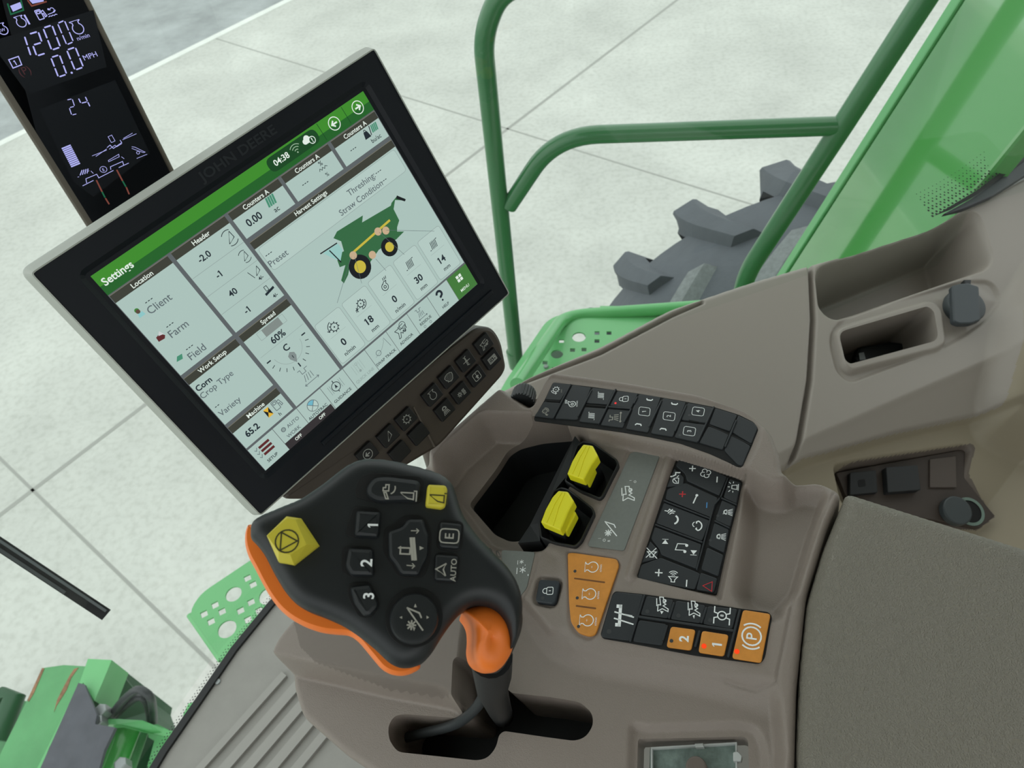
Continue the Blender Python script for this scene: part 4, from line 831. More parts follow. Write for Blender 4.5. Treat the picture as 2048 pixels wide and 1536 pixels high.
# monitor stem behind
NF = Frame(MF.w(0, 0, -.014), MF.N, MF.U)
t = thing('shortcut_keypad', 'brown keypad bar of black symbol keys under the monitor', 'keypad', MF, (.12, -.21, -.03))
kb = rnd([S(40, 191), (S(0, 0)[0]+.0, 0)], .001) if False else None
NB = [MF.l(*p, -.012) for p in ((955, 655), (985, 653), (1003, 680), (1014, 735), (1006, 752), (880, 893), (700, 1000), (560, 1000), (640, 900))]
NB = [tuple(p) for p in NB]
mb = MB(); mb.prism(rnd(NB, .008, 5), -.030, -.012, mat('bronze_brown', (70, 62, 55), .42), .003); mb.build('keypad_body', t, MF)
KU = None
kp = [((968, 688), 'combine'), ((932, 722), 'blades'), ((898, 755), 'bowl'), ((865, 790), 'engine'), ((813, 838), 'gear'), ((777, 872), 'tri'), ((735, 908), 'arrL')]
kq = [((984, 718), 'box143'), ((953, 752), 'uparrowbox'), ((922, 786), 'sunheat'), ((890, 820), 'light'), ((838, 868), None), ((800, 905), None)]
for (px, ic) in kp+kq:
    c = MF.l(*px, -.009); mb = MB(); w = .0076; h = .0064; ang = MF.ang(865, 790, 103, -102, -.009)
    cs, sn = math.cos(ang), math.sin(ang)
    R4 = rnd([(c[0]+cs*a-sn*b, c[1]+sn*a+cs*b) for a, b in ((-w, -h), (w, -h), (w, h), (-w, h))], .001)
    mb.prism(R4, -.013, -.0085, KEYN, .0006)
    if ic: icon(mb, ic, c, .0040, -.0084, mat('symbol_grey', (168, 170, 164), .5), ang, .12)
    mb.build('key', t, MF)
mb = MB(); mb.stroke([MF.l(830, 815, -.009), MF.l(872, 895, -.009)], .0012, -.012, mat('brown_edge', (96, 88, 80), .4), th=.001); mb.build('divider', t, MF)
# stalk
mb = MB(); b0 = ond(858, 1010, .54); sa = MF.l(850, 850, -.048); sb = MF.w(*sa, -.048); mb.tube([tuple(sb+np.array([0, 0, .03])), tuple(sb), tuple(sb-np.array([0, 0, .05])), tuple(sb-np.array([0, 0, .14]))], .0095, TAUPE_D, 16)
st = mb.build('monitor_stalk', None); st['label'] = 'round brown stalk below the keypad bar behind the joystick'; st['category'] = 'stalk'

# ================================================================ corner-post display
dd = .575; U5 = nrm(ray(4928, -1450)); U5 = nrm(U5-U5.dot([0, 0, 1])*np.array([0, 0, 1])); N5 = np.cross(U5, (0, 0, 1)); 
if N5.dot(-ray(200, 200)) < 0: N5 = -N5
CF = Frame(ond(160, 220, dd), N5, U5)
t = thing('corner_display', 'tall narrow black corner display showing 1200 and 0.0 MPH', 'display', CF, (0, -.12, -.012))
lx0 = CF.l(0, 142)[0]; lx1 = CF.l(172, 0)[0]; lxa = CF.l(0, 165+0)[0]; 
xl, xr = CF.l(88, 290)[0], CF.l(250, 165)[0]; yb = CF.l(250, 520)[1]; yt = CF.l(60, -160)[1]
mb = MB(); fr = [(xl-.006, yb), (xr+.004, yb), (xr+.004, yt), (xl-.006, yt)]
mb.prism(rnd(fr, .004), -.02, -.0015, BRNZ, .002); mb.build('housing', t, CF)
mb = MB(); mb.rect(xl, yb+.002, xr, yt-.003, 0, BEZ); mb.prism([(xl, yb+.002), (xr, yb+.002), (xr, yt-.003), (xl, yt-.003)], -.0016, 0, BEZ)
LCD = mat('lcd_violet', (176, 178, 240), emit=1.0); LRED = mat('lcd_red', (120, 66, 56), emit=1.0); LGRN = mat('lcd_green2', (28, 96, 66), emit=1.0); LDIM = mat('lcd_patch', (17, 23, 31), .5, spec=.3)
pxm = FP/dd
def cl(x, y): return tuple(CF.l(x/3, y/3))
K = .333/pxm*1.0
SEG = {'0': 'abcdef', '1': 'bc', '2': 'abged', '4': 'fgbc'}
def seg7(ch, x0, y0, x1, y1, x2, y2):
    """corners: bottom-left, bottom-right, top-left (zoom coords)"""
    o = np.array(cl(x0, y0)); u = np.array(cl(x1, y1))-o; v = np.array(cl(x2, y2))-o
    w = .16; g = .03
    pos = {'a': ((w/2+g, 1), (1-w/2-g, 1)), 'd': ((w/2+g, 0), (1-w/2-g, 0)), 'g': ((w/2+g, .5), (1-w/2-g, .5)), 'f': ((0, .5+g), (0, 1-g)), 'b': ((1, .5+g), (1, 1-g)), 'e': ((0, g), (0, .5-g)), 'c': ((1, g), (1, .5-g))}
    for k in SEG[ch]:
        a, b = pos[k]; A = o+u*a[0]+v*a[1]; B = o+u*b[0]+v*b[1]; dd_ = B-A; nn = np.array([-dd_[1], dd_[0]])/np.linalg.norm(dd_)*w*np.linalg.norm(u)*.5
        t_ = dd_/np.linalg.norm(dd_)*w*np.linalg.norm(u)*.45
        mb.poly([tuple(A), tuple(A+t_-nn), tuple(B-t_-nn), tuple(B), tuple(B-t_+nn), tuple(A+t_+nn)], .0002, LCD)
mb.poly([cl(*p) for p in ((-60, 250), (560, 60), (640, 400), (190, 560), (150, 540))], .0001, LDIM); mb.poly([cl(*p) for p in ((235, 655), (690, 480), (730, 560), (900, 920), (560, 1180), (440, 1090))], .0001, LDIM)
seg7('1', 130, 350, 185, 335, 90, 230)
seg7('2', 220, 335, 275, 318, 172, 205); seg7('0', 310, 300, 362, 282, 258, 168); seg7('0', 400, 268, 440, 250, 345, 140)
seg7('0', 350, 462, 400, 445, 305, 345); seg7('0', 450, 420, 500, 402, 400, 300); mb.disc(cl(430, 436), .0008, .0002, LCD, 8)
seg7('2', 430, 690, 462, 682, 400, 600); seg7('4', 500, 650, 540, 640, 470, 588)
A5 = CF.ang(100, 90, 100, -31)
def ct(s, x, y, h, m=LCD, bold=.0): mb.text(s, cl(x, y), h*K, .0002, m, 0, bold)
ct('n/min', 498, 220, 22); ct('MPH', 540, 335, 28); ct('1', 92, 376, 26, LCD, .02); mb.stroke([cl(*p) for p in ((52, 358), (110, 338), (130, 388), (78, 408))], .0007, .0002, LCD, True)
ct('(P)', 150, 430, 40, mat('lcd_dimred', (66, 40, 44), emit=1.0)); icon(mb, 'engine', cl(465, 165), 38*K, .0002, LCD, 0, .13); icon(mb, 'temp2', cl(125, 130), 30*K, .0002, LCD, 0, .15); icon(mb, 'pump', cl(245, 85), 30*K, .0002, LCD, 0, .16); icon(mb, 'def', cl(308, 70), 26*K, .0002, LCD, 0, .14); icon(mb, 'engine', cl(15, 175), 30*K, .0002, LCD, 0, .15); ct('kW', 12, 180, 15)
mb.poly([cl(*p) for p in ((60, 35), (120, 12), (135, 45), (78, 70))], .0002, LCD); mb.poly([cl(*p) for p in ((175, 0), (260, -20), (262, 8), (195, 22))], .0002, LCD); mb.stroke([cl(*p) for p in ((45, 20), (65, 85), (140, 60), (125, 0))], .001, .0003, LGRN); mb.stroke([cl(*p) for p in ((165, 0), (190, 35), (280, 8))], .001, .0003, LRED)
for k in range(11):
    x, y = 368+5.6*k, 888+10.8*k; mb.poly([cl(x, y), cl(x+54, y-22), cl(x+58, y-14), cl(x+4, y+8)], .0002, LCD)
L5 = lambda pts, w=3, c=False: mb.stroke([cl(*p) for p in pts], w*K, .0002, LCD, c)
L5([(552, 935), (640, 900)]); L5([(575, 938), (640, 893)]); L5([(735, 838), (818, 802)]); L5([(740, 830), (795, 798)]); L5([(648, 820), (670, 810), (690, 845), (668, 855)], 3, True)
L5([(642, 885), (660, 870), (680, 890), (730, 855), (720, 840)], 4); L5([(655, 895), (690, 870), (700, 880), (732, 860)], 3); L5([(652, 970), (715, 940), (712, 925), (650, 962)], 3, True); L5([(728, 940), (745, 952)]); L5([(790, 880), (808, 882), (870, 912), (860, 915), (790, 890)], 3); mb.ring(cl(828, 916), 9*K, 3*K, .0002, LCD, 16); L5([(820, 950), (882, 925)])
for k in range(4): L5([(480+14*k, 1052-4*k), (492+12*k, 1020-3*k)], 5)
L5([(465, 1062), (475, 1060)]); L5([(525, 1028), (535, 1024)]); L5([(545, 1025), (560, 1040)]); mb.ring(cl(620, 1016), 20*K, 3*K, .0002, LCD, 20); ct('E', 620, 1017, 18)
L5([(495, 1115), (560, 1082)], 4); L5([(520, 1098), (515, 1072), (580, 1045), (592, 1065)], 4); L5([(590, 1068), (680, 1022)], 4); L5([(665, 1018), (662, 1000), (735, 968), (742, 990)], 4); L5([(712, 1005), (772, 978)], 4)
for pts, m in ((((578, 1080), (612, 1150)), LRED), (((612, 1150), (630, 1185)), LGRN), (((632, 1188), (655, 1225)), LRED), (((700, 1018), (735, 1085)), LRED), (((735, 1085), (755, 1120)), LGRN), (((757, 1122), (775, 1165)), LRED)): mb.stroke([cl(*p) for p in pts], 9*K, .0002, m)
mb.build('display_glass', t, CF)
# ================================================================ armrest console
AF = Frame((.04, .208, 2.733), (-.2, -.08, .977), (1, 0, 0)); mm = .001
Ap = lambda pts, h=0: AF.poly(pts, h)
con = thing('armrest_console', 'taupe armrest console with black and orange button pads and two yellow levers', 'control console', AF, (0, 0, -.07))
ol = rnd(Ap([(868, 913), (985, 800), (1012, 783), (1072, 797), (1099, 751), (1250, 773), (1400, 799), (1492, 832), (1540, 872), (1561, 930), (1564, 966), (1604, 964), (1640, 962), (1684, 984), (1655, 1050), (1612, 1190), (1592, 1380), (1586, 1640), (900, 1720), (760, 1560), (670, 1500), (598, 1430, -.010), (566, 1365, 0), (560, 1325, .004), (566, 1285, .010), (590, 1245, .014), (640, 1205, .016), (720, 1100, .017), (800, 985)]), .006, 5)
H = lambda pts, h, w, r=.004, hz=0: ('set', rnd(Ap(pts, hz), r), h*mm, w*mm)
RAISE = [(1060, 815), (1085, 760), (1102, 740), (1250, 760), (1400, 785), (1500, 820), (1560, 870), (1580, 940), (1578, 985), (1554, 990), (1522, 978), (1478, 942), (1437, 924), (1361, 896), (1273, 879), (1191, 862), (1120, 852), (1040, 845), (975, 847), (900, 910), (860, 930), (850, 900), (1000, 770)]
LOW = [(1040, 1190), (1100, 1270), (1140, 1296), (1200, 1312), (1400, 1346), (1500, 1371), (1556, 1392), (1594, 1392), (1600, 1760), (500, 1760), (500, 1200), (640, 1180), (900, 1150)]
POD = [(520, 1310), (575, 1225), (700, 1080), (860, 1040), (985, 1075), (962, 1200), (948, 1300), (937, 1434), (905, 1400), (760, 1374), (640, 1346), (585, 1335)]
SLOT = [(940, 1345), (1005, 1335), (1012, 1374), (1022, 1386), (1100, 1394), (1160, 1404), (1184, 1425), (1187, 1450), (1172, 1474), (1150, 1482), (1090, 1474), (1008, 1462), (998, 1470), (992, 1496), (975, 1516), (955, 1521), (880, 1513), (795, 1504), (778, 1480), (776, 1452), (788, 1432), (808, 1428), (925, 1437), (937, 1430)]
DISP = [(1276, 1478), (1320, 1477), (1488, 1473), (1496, 1480), (1500, 1600), (1272, 1600)]
BIN = [(993, 938), (1015, 903), (1037, 889), (1081, 878), (1150, 872), (1156, 885), (1130, 960), (1110, 1000), (1077, 1080), (1020, 1084), (990, 1070), (938, 1010)]
feats = [
 H(RAISE, 13, 9, .006, .012),
 H(LOW, -13, 26, .02), 
 H([(880, 1060), (1000, 1090), (1080, 1095), (1120, 1110), (1132, 1250), (1100, 1262), (1040, 1190), (900, 1180)], -1, 6),
 H([(1480, 1190), (1498, 1050), (1490, 960), (1520, 982), (1556, 995), (1600, 975), (1655, 985), (1600, 1170), (1578, 1235), (1500, 1215)], -14, 14, .01),
 ('set', Ap([(1560, 1212), (1590, 1180), (1625, 1060), (1655, 985), (1684, 984), (1700, 1000), (1640, 1180), (1620, 1760), (1530, 1760), (1560, 1500), (1548, 1370)]), .001, .010),
 H(POD, 20, 8, .010), 
 H([(975, 848), (1060, 851), (1160, 868), (1170, 880), (1110, 1010), (1085, 1090), (1020, 1094), (960, 1080), (870, 960), (905, 910)], -22, 12, .004),
 H([(1264, 1150), (1350, 912), (1365, 908), (1450, 925), (1492, 955), (1440, 1200), (1434, 1192)], -4, 3, .001),
 H([(1252, 1152), (1335, 906), (1342, 902), (1352, 908), (1347, 916), (1268, 1158), (1258, 1161)], 2.5, 4, .002),
 ('add', rnd(Ap([(1257, 896), (1265, 893), (1318, 901), (1324, 908), (1251, 1107), (1244, 1110), (1180, 1096), (1171, 1086)]), .003), -.0014, .0014),
 ('add', rnd(Ap([(990, 1090), (1070, 1101), (1080, 1105), (1070, 1140), (1052, 1186), (1030, 1210), (980, 1200)]), .003), -.0012, .0016),
 ('add', rnd(Ap([(1134, 1100), (1150, 1103), (1232, 1116), (1243, 1128), (1196, 1272), (1178, 1280), (1148, 1268), (1135, 1245)]), .004), -.0014, .0024),
 ('add', rnd(Ap([(1080, 1152), (1118, 1155), (1124, 1166), (1112, 1210), (1100, 1214), (1068, 1206), (1064, 1196), (1073, 1160)]), .004), -.003, .003),
 H([(1060, 838), (1066, 815), (1097, 757), (1105, 754), (1250, 774), (1400, 800), (1480, 822), (1525, 850), (1520, 885), (1492, 940), (1360, 902), (1250, 876), (1150, 850)], 12, 2, .004, .012),
 ('add', rnd(Ap([(1262, 1446), (1290, 1454), (1480, 1448), (1512, 1456), (1530, 1500), (1528, 1640), (1258, 1640)], -.012), .006), -.004, .006),
 ('groove', Ap([(1668, 985), (1640, 1040), (1588, 1190), (1556, 1345), (1554, 1362), (1510, 1375), (1478, 1366), (1450, 1357)]), .0012, .0008),
 ('groove', Ap([(1140, 1290), (1210, 1306), (1330, 1325), (1460, 1350), (1530, 1350)]), -.0008, .003),
]
BINL = rnd(Ap(BIN, -.022), .004); SLL = rnd(Ap(SLOT, -.013), .004); DSL = rnd(Ap(DISP, -.017), .001)
podreg = Ap([(560, 1200), (700, 1080), (985, 1075), (962, 1200), (948, 1300), (937, 1434), (905, 1392), (760, 1368), (640, 1330), (610, 1300), (600, 1260)], .013)
darkreg = Ap([(968, 845), (1050, 850), (1165, 866), (1160, 890), (1000, 940), (930, 1000), (870, 965), (900, 915)], 0)
W1 = ccw(inset(ccw(rnd(Ap([(1152, 890), (1166, 881), (1186, 884), (1234, 918), (1238, 928), (1206, 992), (1198, 998), (1160, 982), (1128, 962), (1133, 945)], .004), .0018, 3)), .001)); W2 = ccw(inset(ccw(rnd(Ap([(1106, 980), (1122, 973), (1137, 977), (1186, 1015), (1190, 1026), (1163, 1082), (1150, 1094), (1110, 1086), (1080, 1076), (1076, 1046)], .004), .0018, 3)), .001))
shell('console_housing', AF, ol, feats, .001, [TAUPE, PODLE, TAUPE_D], con, holes=[(BINL, .075), (SLL, .075), (DSL, .040), (W1, .003), (W2, .003)], skirt=.075, edge=.005, matregs=[(podreg, 1)])
# liners
mb = MB(); b_ = ccw(inset(ccw(BINL), -.0006)); 
mb.rings([[(p[0], p[1], -.0225) for p in b_], [(p[0], p[1], -.070) for p in ccw(inset(b_, .004))]], BLACKP, True, False, False); mb.build('bin_liner', con, AF, label='black bin liner')
mb = MB(); b_ = ccw(inset(ccw(SLL), -.0004)); mb.rings([[(p[0], p[1], -.018) for p in b_], [(p[0], p[1], -.072) for p in b_]], BLACKD, True, False, False); mb.build('lever_slot_liner', con, AF, label='black slot liner')

# ---- generic key building
def ksolid(name, pts, z0, z1, m, parent, bev=.0006, r=.0012, label=None, h=None, fr=AF):
    h = z1 if h is None else h
    p = ccw(rnd(fr.poly(pts, h), r, 3)); mb = MB(); mb.prism(p, z0, z1, m, bev); return mb
def leg(mb, ic, px, s, h, m=None, lw=.12, dpx=(6, -85), fr=AF, flip=1):
    s *= 1.15; lw = max(lw, .12)
    a = fr.ang(px[0], px[1], dpx[0], dpx[1], h); icon(mb, ic, tuple(fr.l(px[0], px[1], h)), s, h+.0001, m or WHT, a, lw, flip)
def tx(mb, s, px, hh, h, m=None, dpx=(6, -85), bold=.0, fr=AF, ref='H'):
    a = fr.ang(px[0], px[1], dpx[0], dpx[1], h); mb.text(s, tuple(fr.l(px[0], px[1], h)), hh, h+.0001, m or WHT, a, bold, ref)
def dot(mb, px, r, h, m, fr=AF): mb.disc(fr.l(px[0], px[1], h), r, h+.00012, m, 14)
def rib(mb, a, b, h, w=.0013, th=.0009, m=None):
    p, q = AF.l(a[0], a[1], h), AF.l(b[0], b[1], h); d = nrm(q-p); n = np.array([-d[1], d[0]])*w/2
    mb.prism(rnd([tuple(p-n), tuple(q-n), tuple(q+n), tuple(p+n)], w*.45, 2), h-.001, h+th, m or KEYB, w*.3)
def one(pts): return pts[0]
# ---- curved upper key row
hk = .0132; pad = thing
mb = MB(); o_ = ccw(rnd(AF.poly(Z2([(428, 113), (700, 145), (1000, 188), (1300, 238), (1530, 282), (1700, 335), (1800, 385), (1832, 432), (1785, 550), (1722, 692), (1690, 690), (1500, 602), (1300, 532), (1100, 490), (900, 455), (600, 415), (300, 376), (298, 355), (370, 235)]), hk), .002, 3)); mb.prism(o_, .0115, hk-.0008, GAP, .0003)
rowpad = mb.build('key_row_pad', con, AF)
def K2(name, pts, fn=None, m=KEYB, top=hk):
    p = ccw(rnd(AF.poly(Z2(pts), top), .0014, 3)); p = ccw(inset(p, .00012)); mb = MB(); mb.prism(p, .0115, top, m, .0005)
    if fn: fn(mb)
    return mb.build(name, rowpad, AF)
zk = lambda x, y: Z2([(x, y)])[0]
K2('key', [(432, 117), (552, 133), (482, 242), (375, 235)], lambda b: (leg(b, 'geararrow', zk(447, 172), .0034, hk), tx(b, 'n/min', zk(487, 178), .0011, hk, WHTD)))
K2('key', [(370, 250), (480, 257), (432, 366), (300, 350)], lambda b: leg(b, 'geargap', zk(378, 322), .0032, hk, WHTD))
K2('key', [(560, 135), (692, 152), (645, 270), (598, 375), (440, 366)], lambda b: (leg(b, 'fan', zk(550, 262), .0042, hk), tx(b, 'n/min', zk(592, 265), .0018, hk)))
K2('key', [(700, 154), (852, 170), (802, 272), (655, 260)], lambda b: leg(b, 'sieve', zk(757, 210), .0036, hk))
K2('key', [(645, 286), (792, 296), (742, 402), (606, 386)], lambda b: leg(b, 'sieve', zk(693, 348), .0036, hk))
K2('key', [(868, 176), (1012, 194), (965, 296), (815, 278)], lambda b: (leg(b, 'lock', zk(915, 232), .0036, hk), dot(b, zk(857, 261), .0009, hk, LEDR)))
K2('key', [(806, 296), (955, 308), (908, 430), (752, 410)], lambda b: leg(b, 'spread', zk(855, 358), .0045, hk, WHTD, .09))
K2('key', [(1018, 196), (1168, 220), (1080, 462), (925, 436), (972, 300)], lambda b: (tx(b, '1', zk(1052, 317), .0030, hk, bold=.01), b.stroke([tuple(p) for p in rnd(AF.poly(Z2([(1020, 285), (1095, 295), (1088, 350), (1012, 340)]), hk), .0018)], .0004, hk+.0001, WHT, True), leg(b, 'chev', zk(1087, 242), .0030, hk, dpx=(-85, -12), flip=-1), leg(b, 'chev', zk(1015, 402), .0030, hk, dpx=(85, 12))))
K2('key', [(1180, 224), (1340, 252), (1250, 492), (1096, 466)], lambda b: (tx(b, '2', zk(1220, 349), .0030, hk, bold=.01), b.stroke([tuple(p) for p in rnd(AF.poly(Z2([(1186, 318), (1266, 328), (1258, 382), (1180, 372)]), hk), .0018)], .0004, hk+.0001, WHT, True), leg(b, 'chev', zk(1257, 270), .0030, hk, dpx=(-85, -12), flip=-1), leg(b, 'chev', zk(1184, 434), .0030, hk, dpx=(85, 12))))
K2('key', [(1350, 256), (1525, 290), (1480, 398), (1302, 374)], lambda b: (tx(b, '4', zk(1420, 316), .0030, hk, bold=.01), b.stroke([tuple(p) for p in rnd(AF.poly(Z2([(1386, 285), (1466, 296), (1456, 350), (1376, 340)]), hk), .0018)], .0004, hk+.0001, WHT, True), dot(b, zk(1360, 343), .0010, hk, LEDO)))
K2('key', [(1298, 384), (1474, 408), (1418, 530), (1258, 494)], lambda b: (tx(b, '3', zk(1360, 452), .0030, hk, bold=.01), b.stroke([tuple(p) for p in rnd(AF.poly(Z2([(1326, 418), (1406, 430), (1396, 486), (1316, 475)]), hk), .0018)], .0004, hk+.0001, WHT, True), dot(b, zk(1295, 480), .0010, hk, LEDO)))
K2('blank_key', [(1534, 292), (1690, 340), (1640, 455), (1494, 404)]); K2('blank_key', [(1694, 342), (1805, 395), (1828, 432), (1784, 540), (1650, 458)])
K2('blank_key', [(1490, 416), (1636, 466), (1590, 580), (1424, 530)]); K2('blank_key', [(1646, 470), (1780, 552), (1724, 688), (1690, 682), (1598, 585)])
mb = MB()
for a, b in (((552, 132), (430, 366)), ((695, 172), (600, 355)), ((860, 165), (742, 405)), ((808, 287), (965, 300)), ((965, 300), (913, 395)), ((1008, 218), (982, 266)), ((1172, 243), (1085, 425)), ((1342, 273), (1262, 455)), ((1530, 285), (1418, 526)), ((1682, 378), (1605, 562))): rib(mb, zk(*a), zk(*b), hk)
for a, b in (((385, 243), (478, 249)), ((655, 272), (798, 283)), ((1355, 376), (1422, 390)), ((1492, 410), (1785, 546))): rib(mb, zk(*a), zk(*b), hk-.0002, .0013, .0003, GAP)
mb.build('rib', rowpad, AF)
# ---- climate / media pad
hc = -.0012
mb = MB(); mb.prism(ccw(rnd(AF.poly(Z2([(1278, 618), (1400, 645), (1620, 738), (1722, 788), (1692, 930), (1640, 1130), (1580, 1400), (1545, 1562), (1300, 1520), (1000, 1468), (972, 1450), (1100, 1100)]), hc), .0015, 3)), -.0045, hc-.0012, GAP, .0003)
cl_pad = mb.build('climate_media_pad', con, AF)
def K3_(name, pts, fn=None, m=KEYB, top=hc, bev=.0006):
    p = ccw(rnd(AF.poly(Z2(pts), top), .0016, 3)); p = ccw(inset(p, .0002)); mb = MB(); mb.prism(p, -.004, top, m, bev)
    if fn: fn(mb)
    return mb.build(name, cl_pad, AF)
def L3_(ic, x, y, s=.0036, m=None, lw=.12): return lambda b: leg(b, ic, zk(x, y), s, hc, m, lw)
K3_('key', [(1285, 645), (1400, 655), (1622, 762), (1568, 895), (1340, 792), (1330, 745), (1265, 688)], lambda b: (leg(b, 'plus', zk(1382, 707), .0026, hc), leg(b, 'blower', zk(1472, 740), .0038, hc), leg(b, 'minus', zk(1550, 782), .0026, hc)))
K3_('key', [(1258, 700), (1328, 765), (1322, 825), (1200, 835)], L3_('vent', 1270, 770, .0042))
K3_('key', [(1208, 845), (1335, 800), (1560, 905), (1512, 1045), (1192, 915)], lambda b: (leg(b, 'plus', zk(1314, 882), .0026, hc, REDL), leg(b, 'temp', zk(1402, 912), .0040, hc, dpx=(-30, -10)), leg(b, 'minus', zk(1480, 957), .0024, hc, BLUL)))
K3_('key', [(1185, 935), (1505, 1060), (1450, 1205), (1130, 1080)], lambda b: (leg(b, 'voice', zk(1245, 1030), .0050, hc), leg(b, 'phone', zk(1412, 1098), .0042, hc)))
K3_('key', [(1122, 1100), (1448, 1222), (1412, 1395), (1165, 1296), (1155, 1260), (1095, 1185)], lambda b: (leg(b, 'nexttrack', zk(1196, 1207), .0027, hc), leg(b, 'note', zk(1305, 1248), .0042, hc), leg(b, 'nexttrack', zk(1390, 1280), .0027, hc, flip=-1)))
K3_('key', [(1090, 1195), (1155, 1265), (1140, 1325), (1030, 1352)], L3_('mute', 1105, 1280, .0042))
K3_('key', [(1028, 1362), (1165, 1312), (1408, 1408), (1440, 1425), (1400, 1535), (1300, 1518), (1000, 1460)], lambda b: (leg(b, 'plus', zk(1152, 1418), .0028, hc), leg(b, 'speaker', zk(1250, 1450), .0040, hc), leg(b, 'minus', zk(1342, 1490), .0026, hc)))
K3_('key', [(1632, 772), (1716, 800), (1685, 950), (1590, 905)], L3_('beacon', 1664, 834, .0038))
K3_('key', [(1582, 918), (1680, 962), (1640, 1108), (1535, 1060)], lambda b: (leg(b, 'light', zk(1625, 1005), .0030, hc), tx(b, '2', zk(1600, 1015), .0020, hc), dot(b, zk(1555, 1030), .0010, hc, LEDO)))
K3_('key', [(1530, 1072), (1635, 1120), (1600, 1285), (1486, 1230)], lambda b: (leg(b, 'light', zk(1578, 1172), .0030, hc), tx(b, '1', zk(1556, 1180), .0020, hc), dot(b, zk(1505, 1197), .0010, hc, LEDO)))
K3_('blank_key', [(1480, 1240), (1597, 1295), (1560, 1445), (1438, 1395)])
K3_('key', [(1435, 1412), (1556, 1455), (1530, 1555), (1404, 1535)], L3_('hazard', 1488, 1510, .0032, REDL, .09))
mb = MB()
for a, b in (((1185, 926), (1508, 1052)), ((1128, 1090), (1452, 1212)), ((1625, 770), (1575, 905)), ((1570, 908), (1530, 955)), ((1530, 955), (1410, 1400)), ((1578, 908), (1685, 955)), ((1532, 1064), (1636, 1114))): rib(mb, zk(*a), zk(*b), hc, .0011, .0006)
mb.build('rib', cl_pad, AF)
# ---- lower row of keys
hr = .0012; z3 = lambda x, y: Z3([(x, y)])[0]
mb = MB(); mb.prism(ccw(rnd(AF.poly(Z3([(742, 428), (950, 450), (1300, 500), (1640, 552), (1825, 575), (1850, 605), (1800, 900), (1765, 945), (1560, 918), (1300, 882), (840, 795), (655, 764), (636, 735), (720, 450)]), hr), .0025, 3)), -.003, hr-.0008, GAP, .0003)
lp_ = mb.build('machine_key_pad', con, AF)
def K4(name, pts, fn=None, m=KEYB, top=hr, label=None, bev=.0006):
    p = ccw(rnd(AF.poly(Z3(pts), top), .0020, 3)); p = ccw(inset(p, .0001)); mb = MB(); mb.prism(p, -.003, top, m, bev)
    if fn: fn(mb)
    return mb.build(name, lp_, AF, label=label)
K4('key', [(748, 435), (945, 455), (852, 785), (648, 758), (642, 735), (722, 455)], lambda b: (leg(b, 'tt', z3(793, 605), .0068, hr, lw=.08), dot(b, z3(700, 717), .0016, hr, LEDO)))
K4('key', [(962, 462), (1160, 492), (1118, 628), (918, 600)], lambda b: (leg(b, 'combine', z3(1072, 525), .0042, hr, lw=.1), b.poly(AF.poly(Z3([(1060, 570), (1085, 575), (1070, 595)]), hr), hr+.0001, WHT), dot(b, z3(970, 575), .0014, hr, LEDO)))
K4('key', [(1170, 495), (1384, 530), (1348, 662), (1130, 632)], lambda b: (leg(b, 'combine', z3(1295, 555), .0042, hr, lw=.1), b.poly(AF.poly(Z3([(1290, 605), (1305, 600), (1300, 628)]), hr), hr+.0001, WHT), dot(b, z3(1190, 605), .0014, hr, LEDO)))
K4('key', [(1394, 534), (1610, 556), (1572, 705), (1358, 665)], lambda b: (leg(b, 'diff', z3(1497, 605), .0052, hr, lw=.1), dot(b, z3(1415, 637), .0014, hr, LEDO)))
K4('blank_key', [(908, 632), (1110, 662), (1078, 818), (864, 788)])
K4('orange_key', [(1135, 678), (1312, 702), (1280, 850), (1102, 826)], lambda b: (tx(b, '2', z3(1228, 768), .0060, hr+.0006, WHT, bold=.03), dot(b, z3(1140, 783), .0012, hr+.0006, LEDO)), ORANGEK, hr+.0006, 'orange key')
K4('orange_key', [(1355, 708), (1546, 738), (1512, 892), (1328, 864)], lambda b: (tx(b, '1', z3(1462, 808), .0060, hr+.0006, WHT, bold=.03), dot(b, z3(1370, 820), .0016, hr+.0006, LED)), ORANGEK, hr+.0006, 'orange key with lit lamp')
K4('orange_key', [(1645, 560), (1842, 590), (1775, 938), (1565, 905)], lambda b: (leg(b, 'park', z3(1706, 750), .0072, hr+.0006, lw=.08), dot(b, z3(1602, 858), .0016, hr+.0006, LED)), ORANGEK, hr+.0006, 'large orange parking key with lit lamp')
mb = MB()
for a, b in (((950, 458), (848, 788)), ((905, 612), (1580, 712)), ((1160, 510), (1122, 625)), ((1388, 545), (1350, 660)), ((1110, 672), (1078, 780)), ((1340, 710), (1308, 828)), ((1625, 562), (1540, 900))): rib(mb, z3(*a), z3(*b), hr, .0016, .0006)
mb.build('rib', lp_, AF)
# engine speed pad
ho = .0006
mb = MB(); mb.prism(ccw(rnd(AF.poly(Z3([(406, 162), (440, 158), (755, 204), (770, 245), (605, 735), (560, 750), (480, 725), (428, 650), (415, 500)]), ho), .0030, 3)), -.003, ho, ORANGEK, .0006)
for i, (y0, x0) in enumerate(((262, 578), (452, 560), (638, 542))):
    leg(mb, 'engine', z3(x0, y0), .0044, ho, lw=.11); tx(mb, 'n/min', z3(x0+62, y0+8), .0017, ho); tx(mb, '-o-', z3(x0, y0), .0012, ho)
for x, y in ((459, 291), (475, 480)): dot(mb, z3(x, y), .0011, ho, LEDO)
dot(mb, z3(484, 681), .0011, ho, LEDO)
op = mb.build('engine_speed_pad', con, AF, label='orange pad with three engine speed symbols')
mb = MB()
for a, b in (((450, 342), (675, 372)), ((462, 536), (612, 556))): rib(mb, z3(*a), z3(*b), ho-.0003, .0018, .0004, mat('orange_slot', (120, 74, 30), .6))
mb.build('key_slot', op, AF)
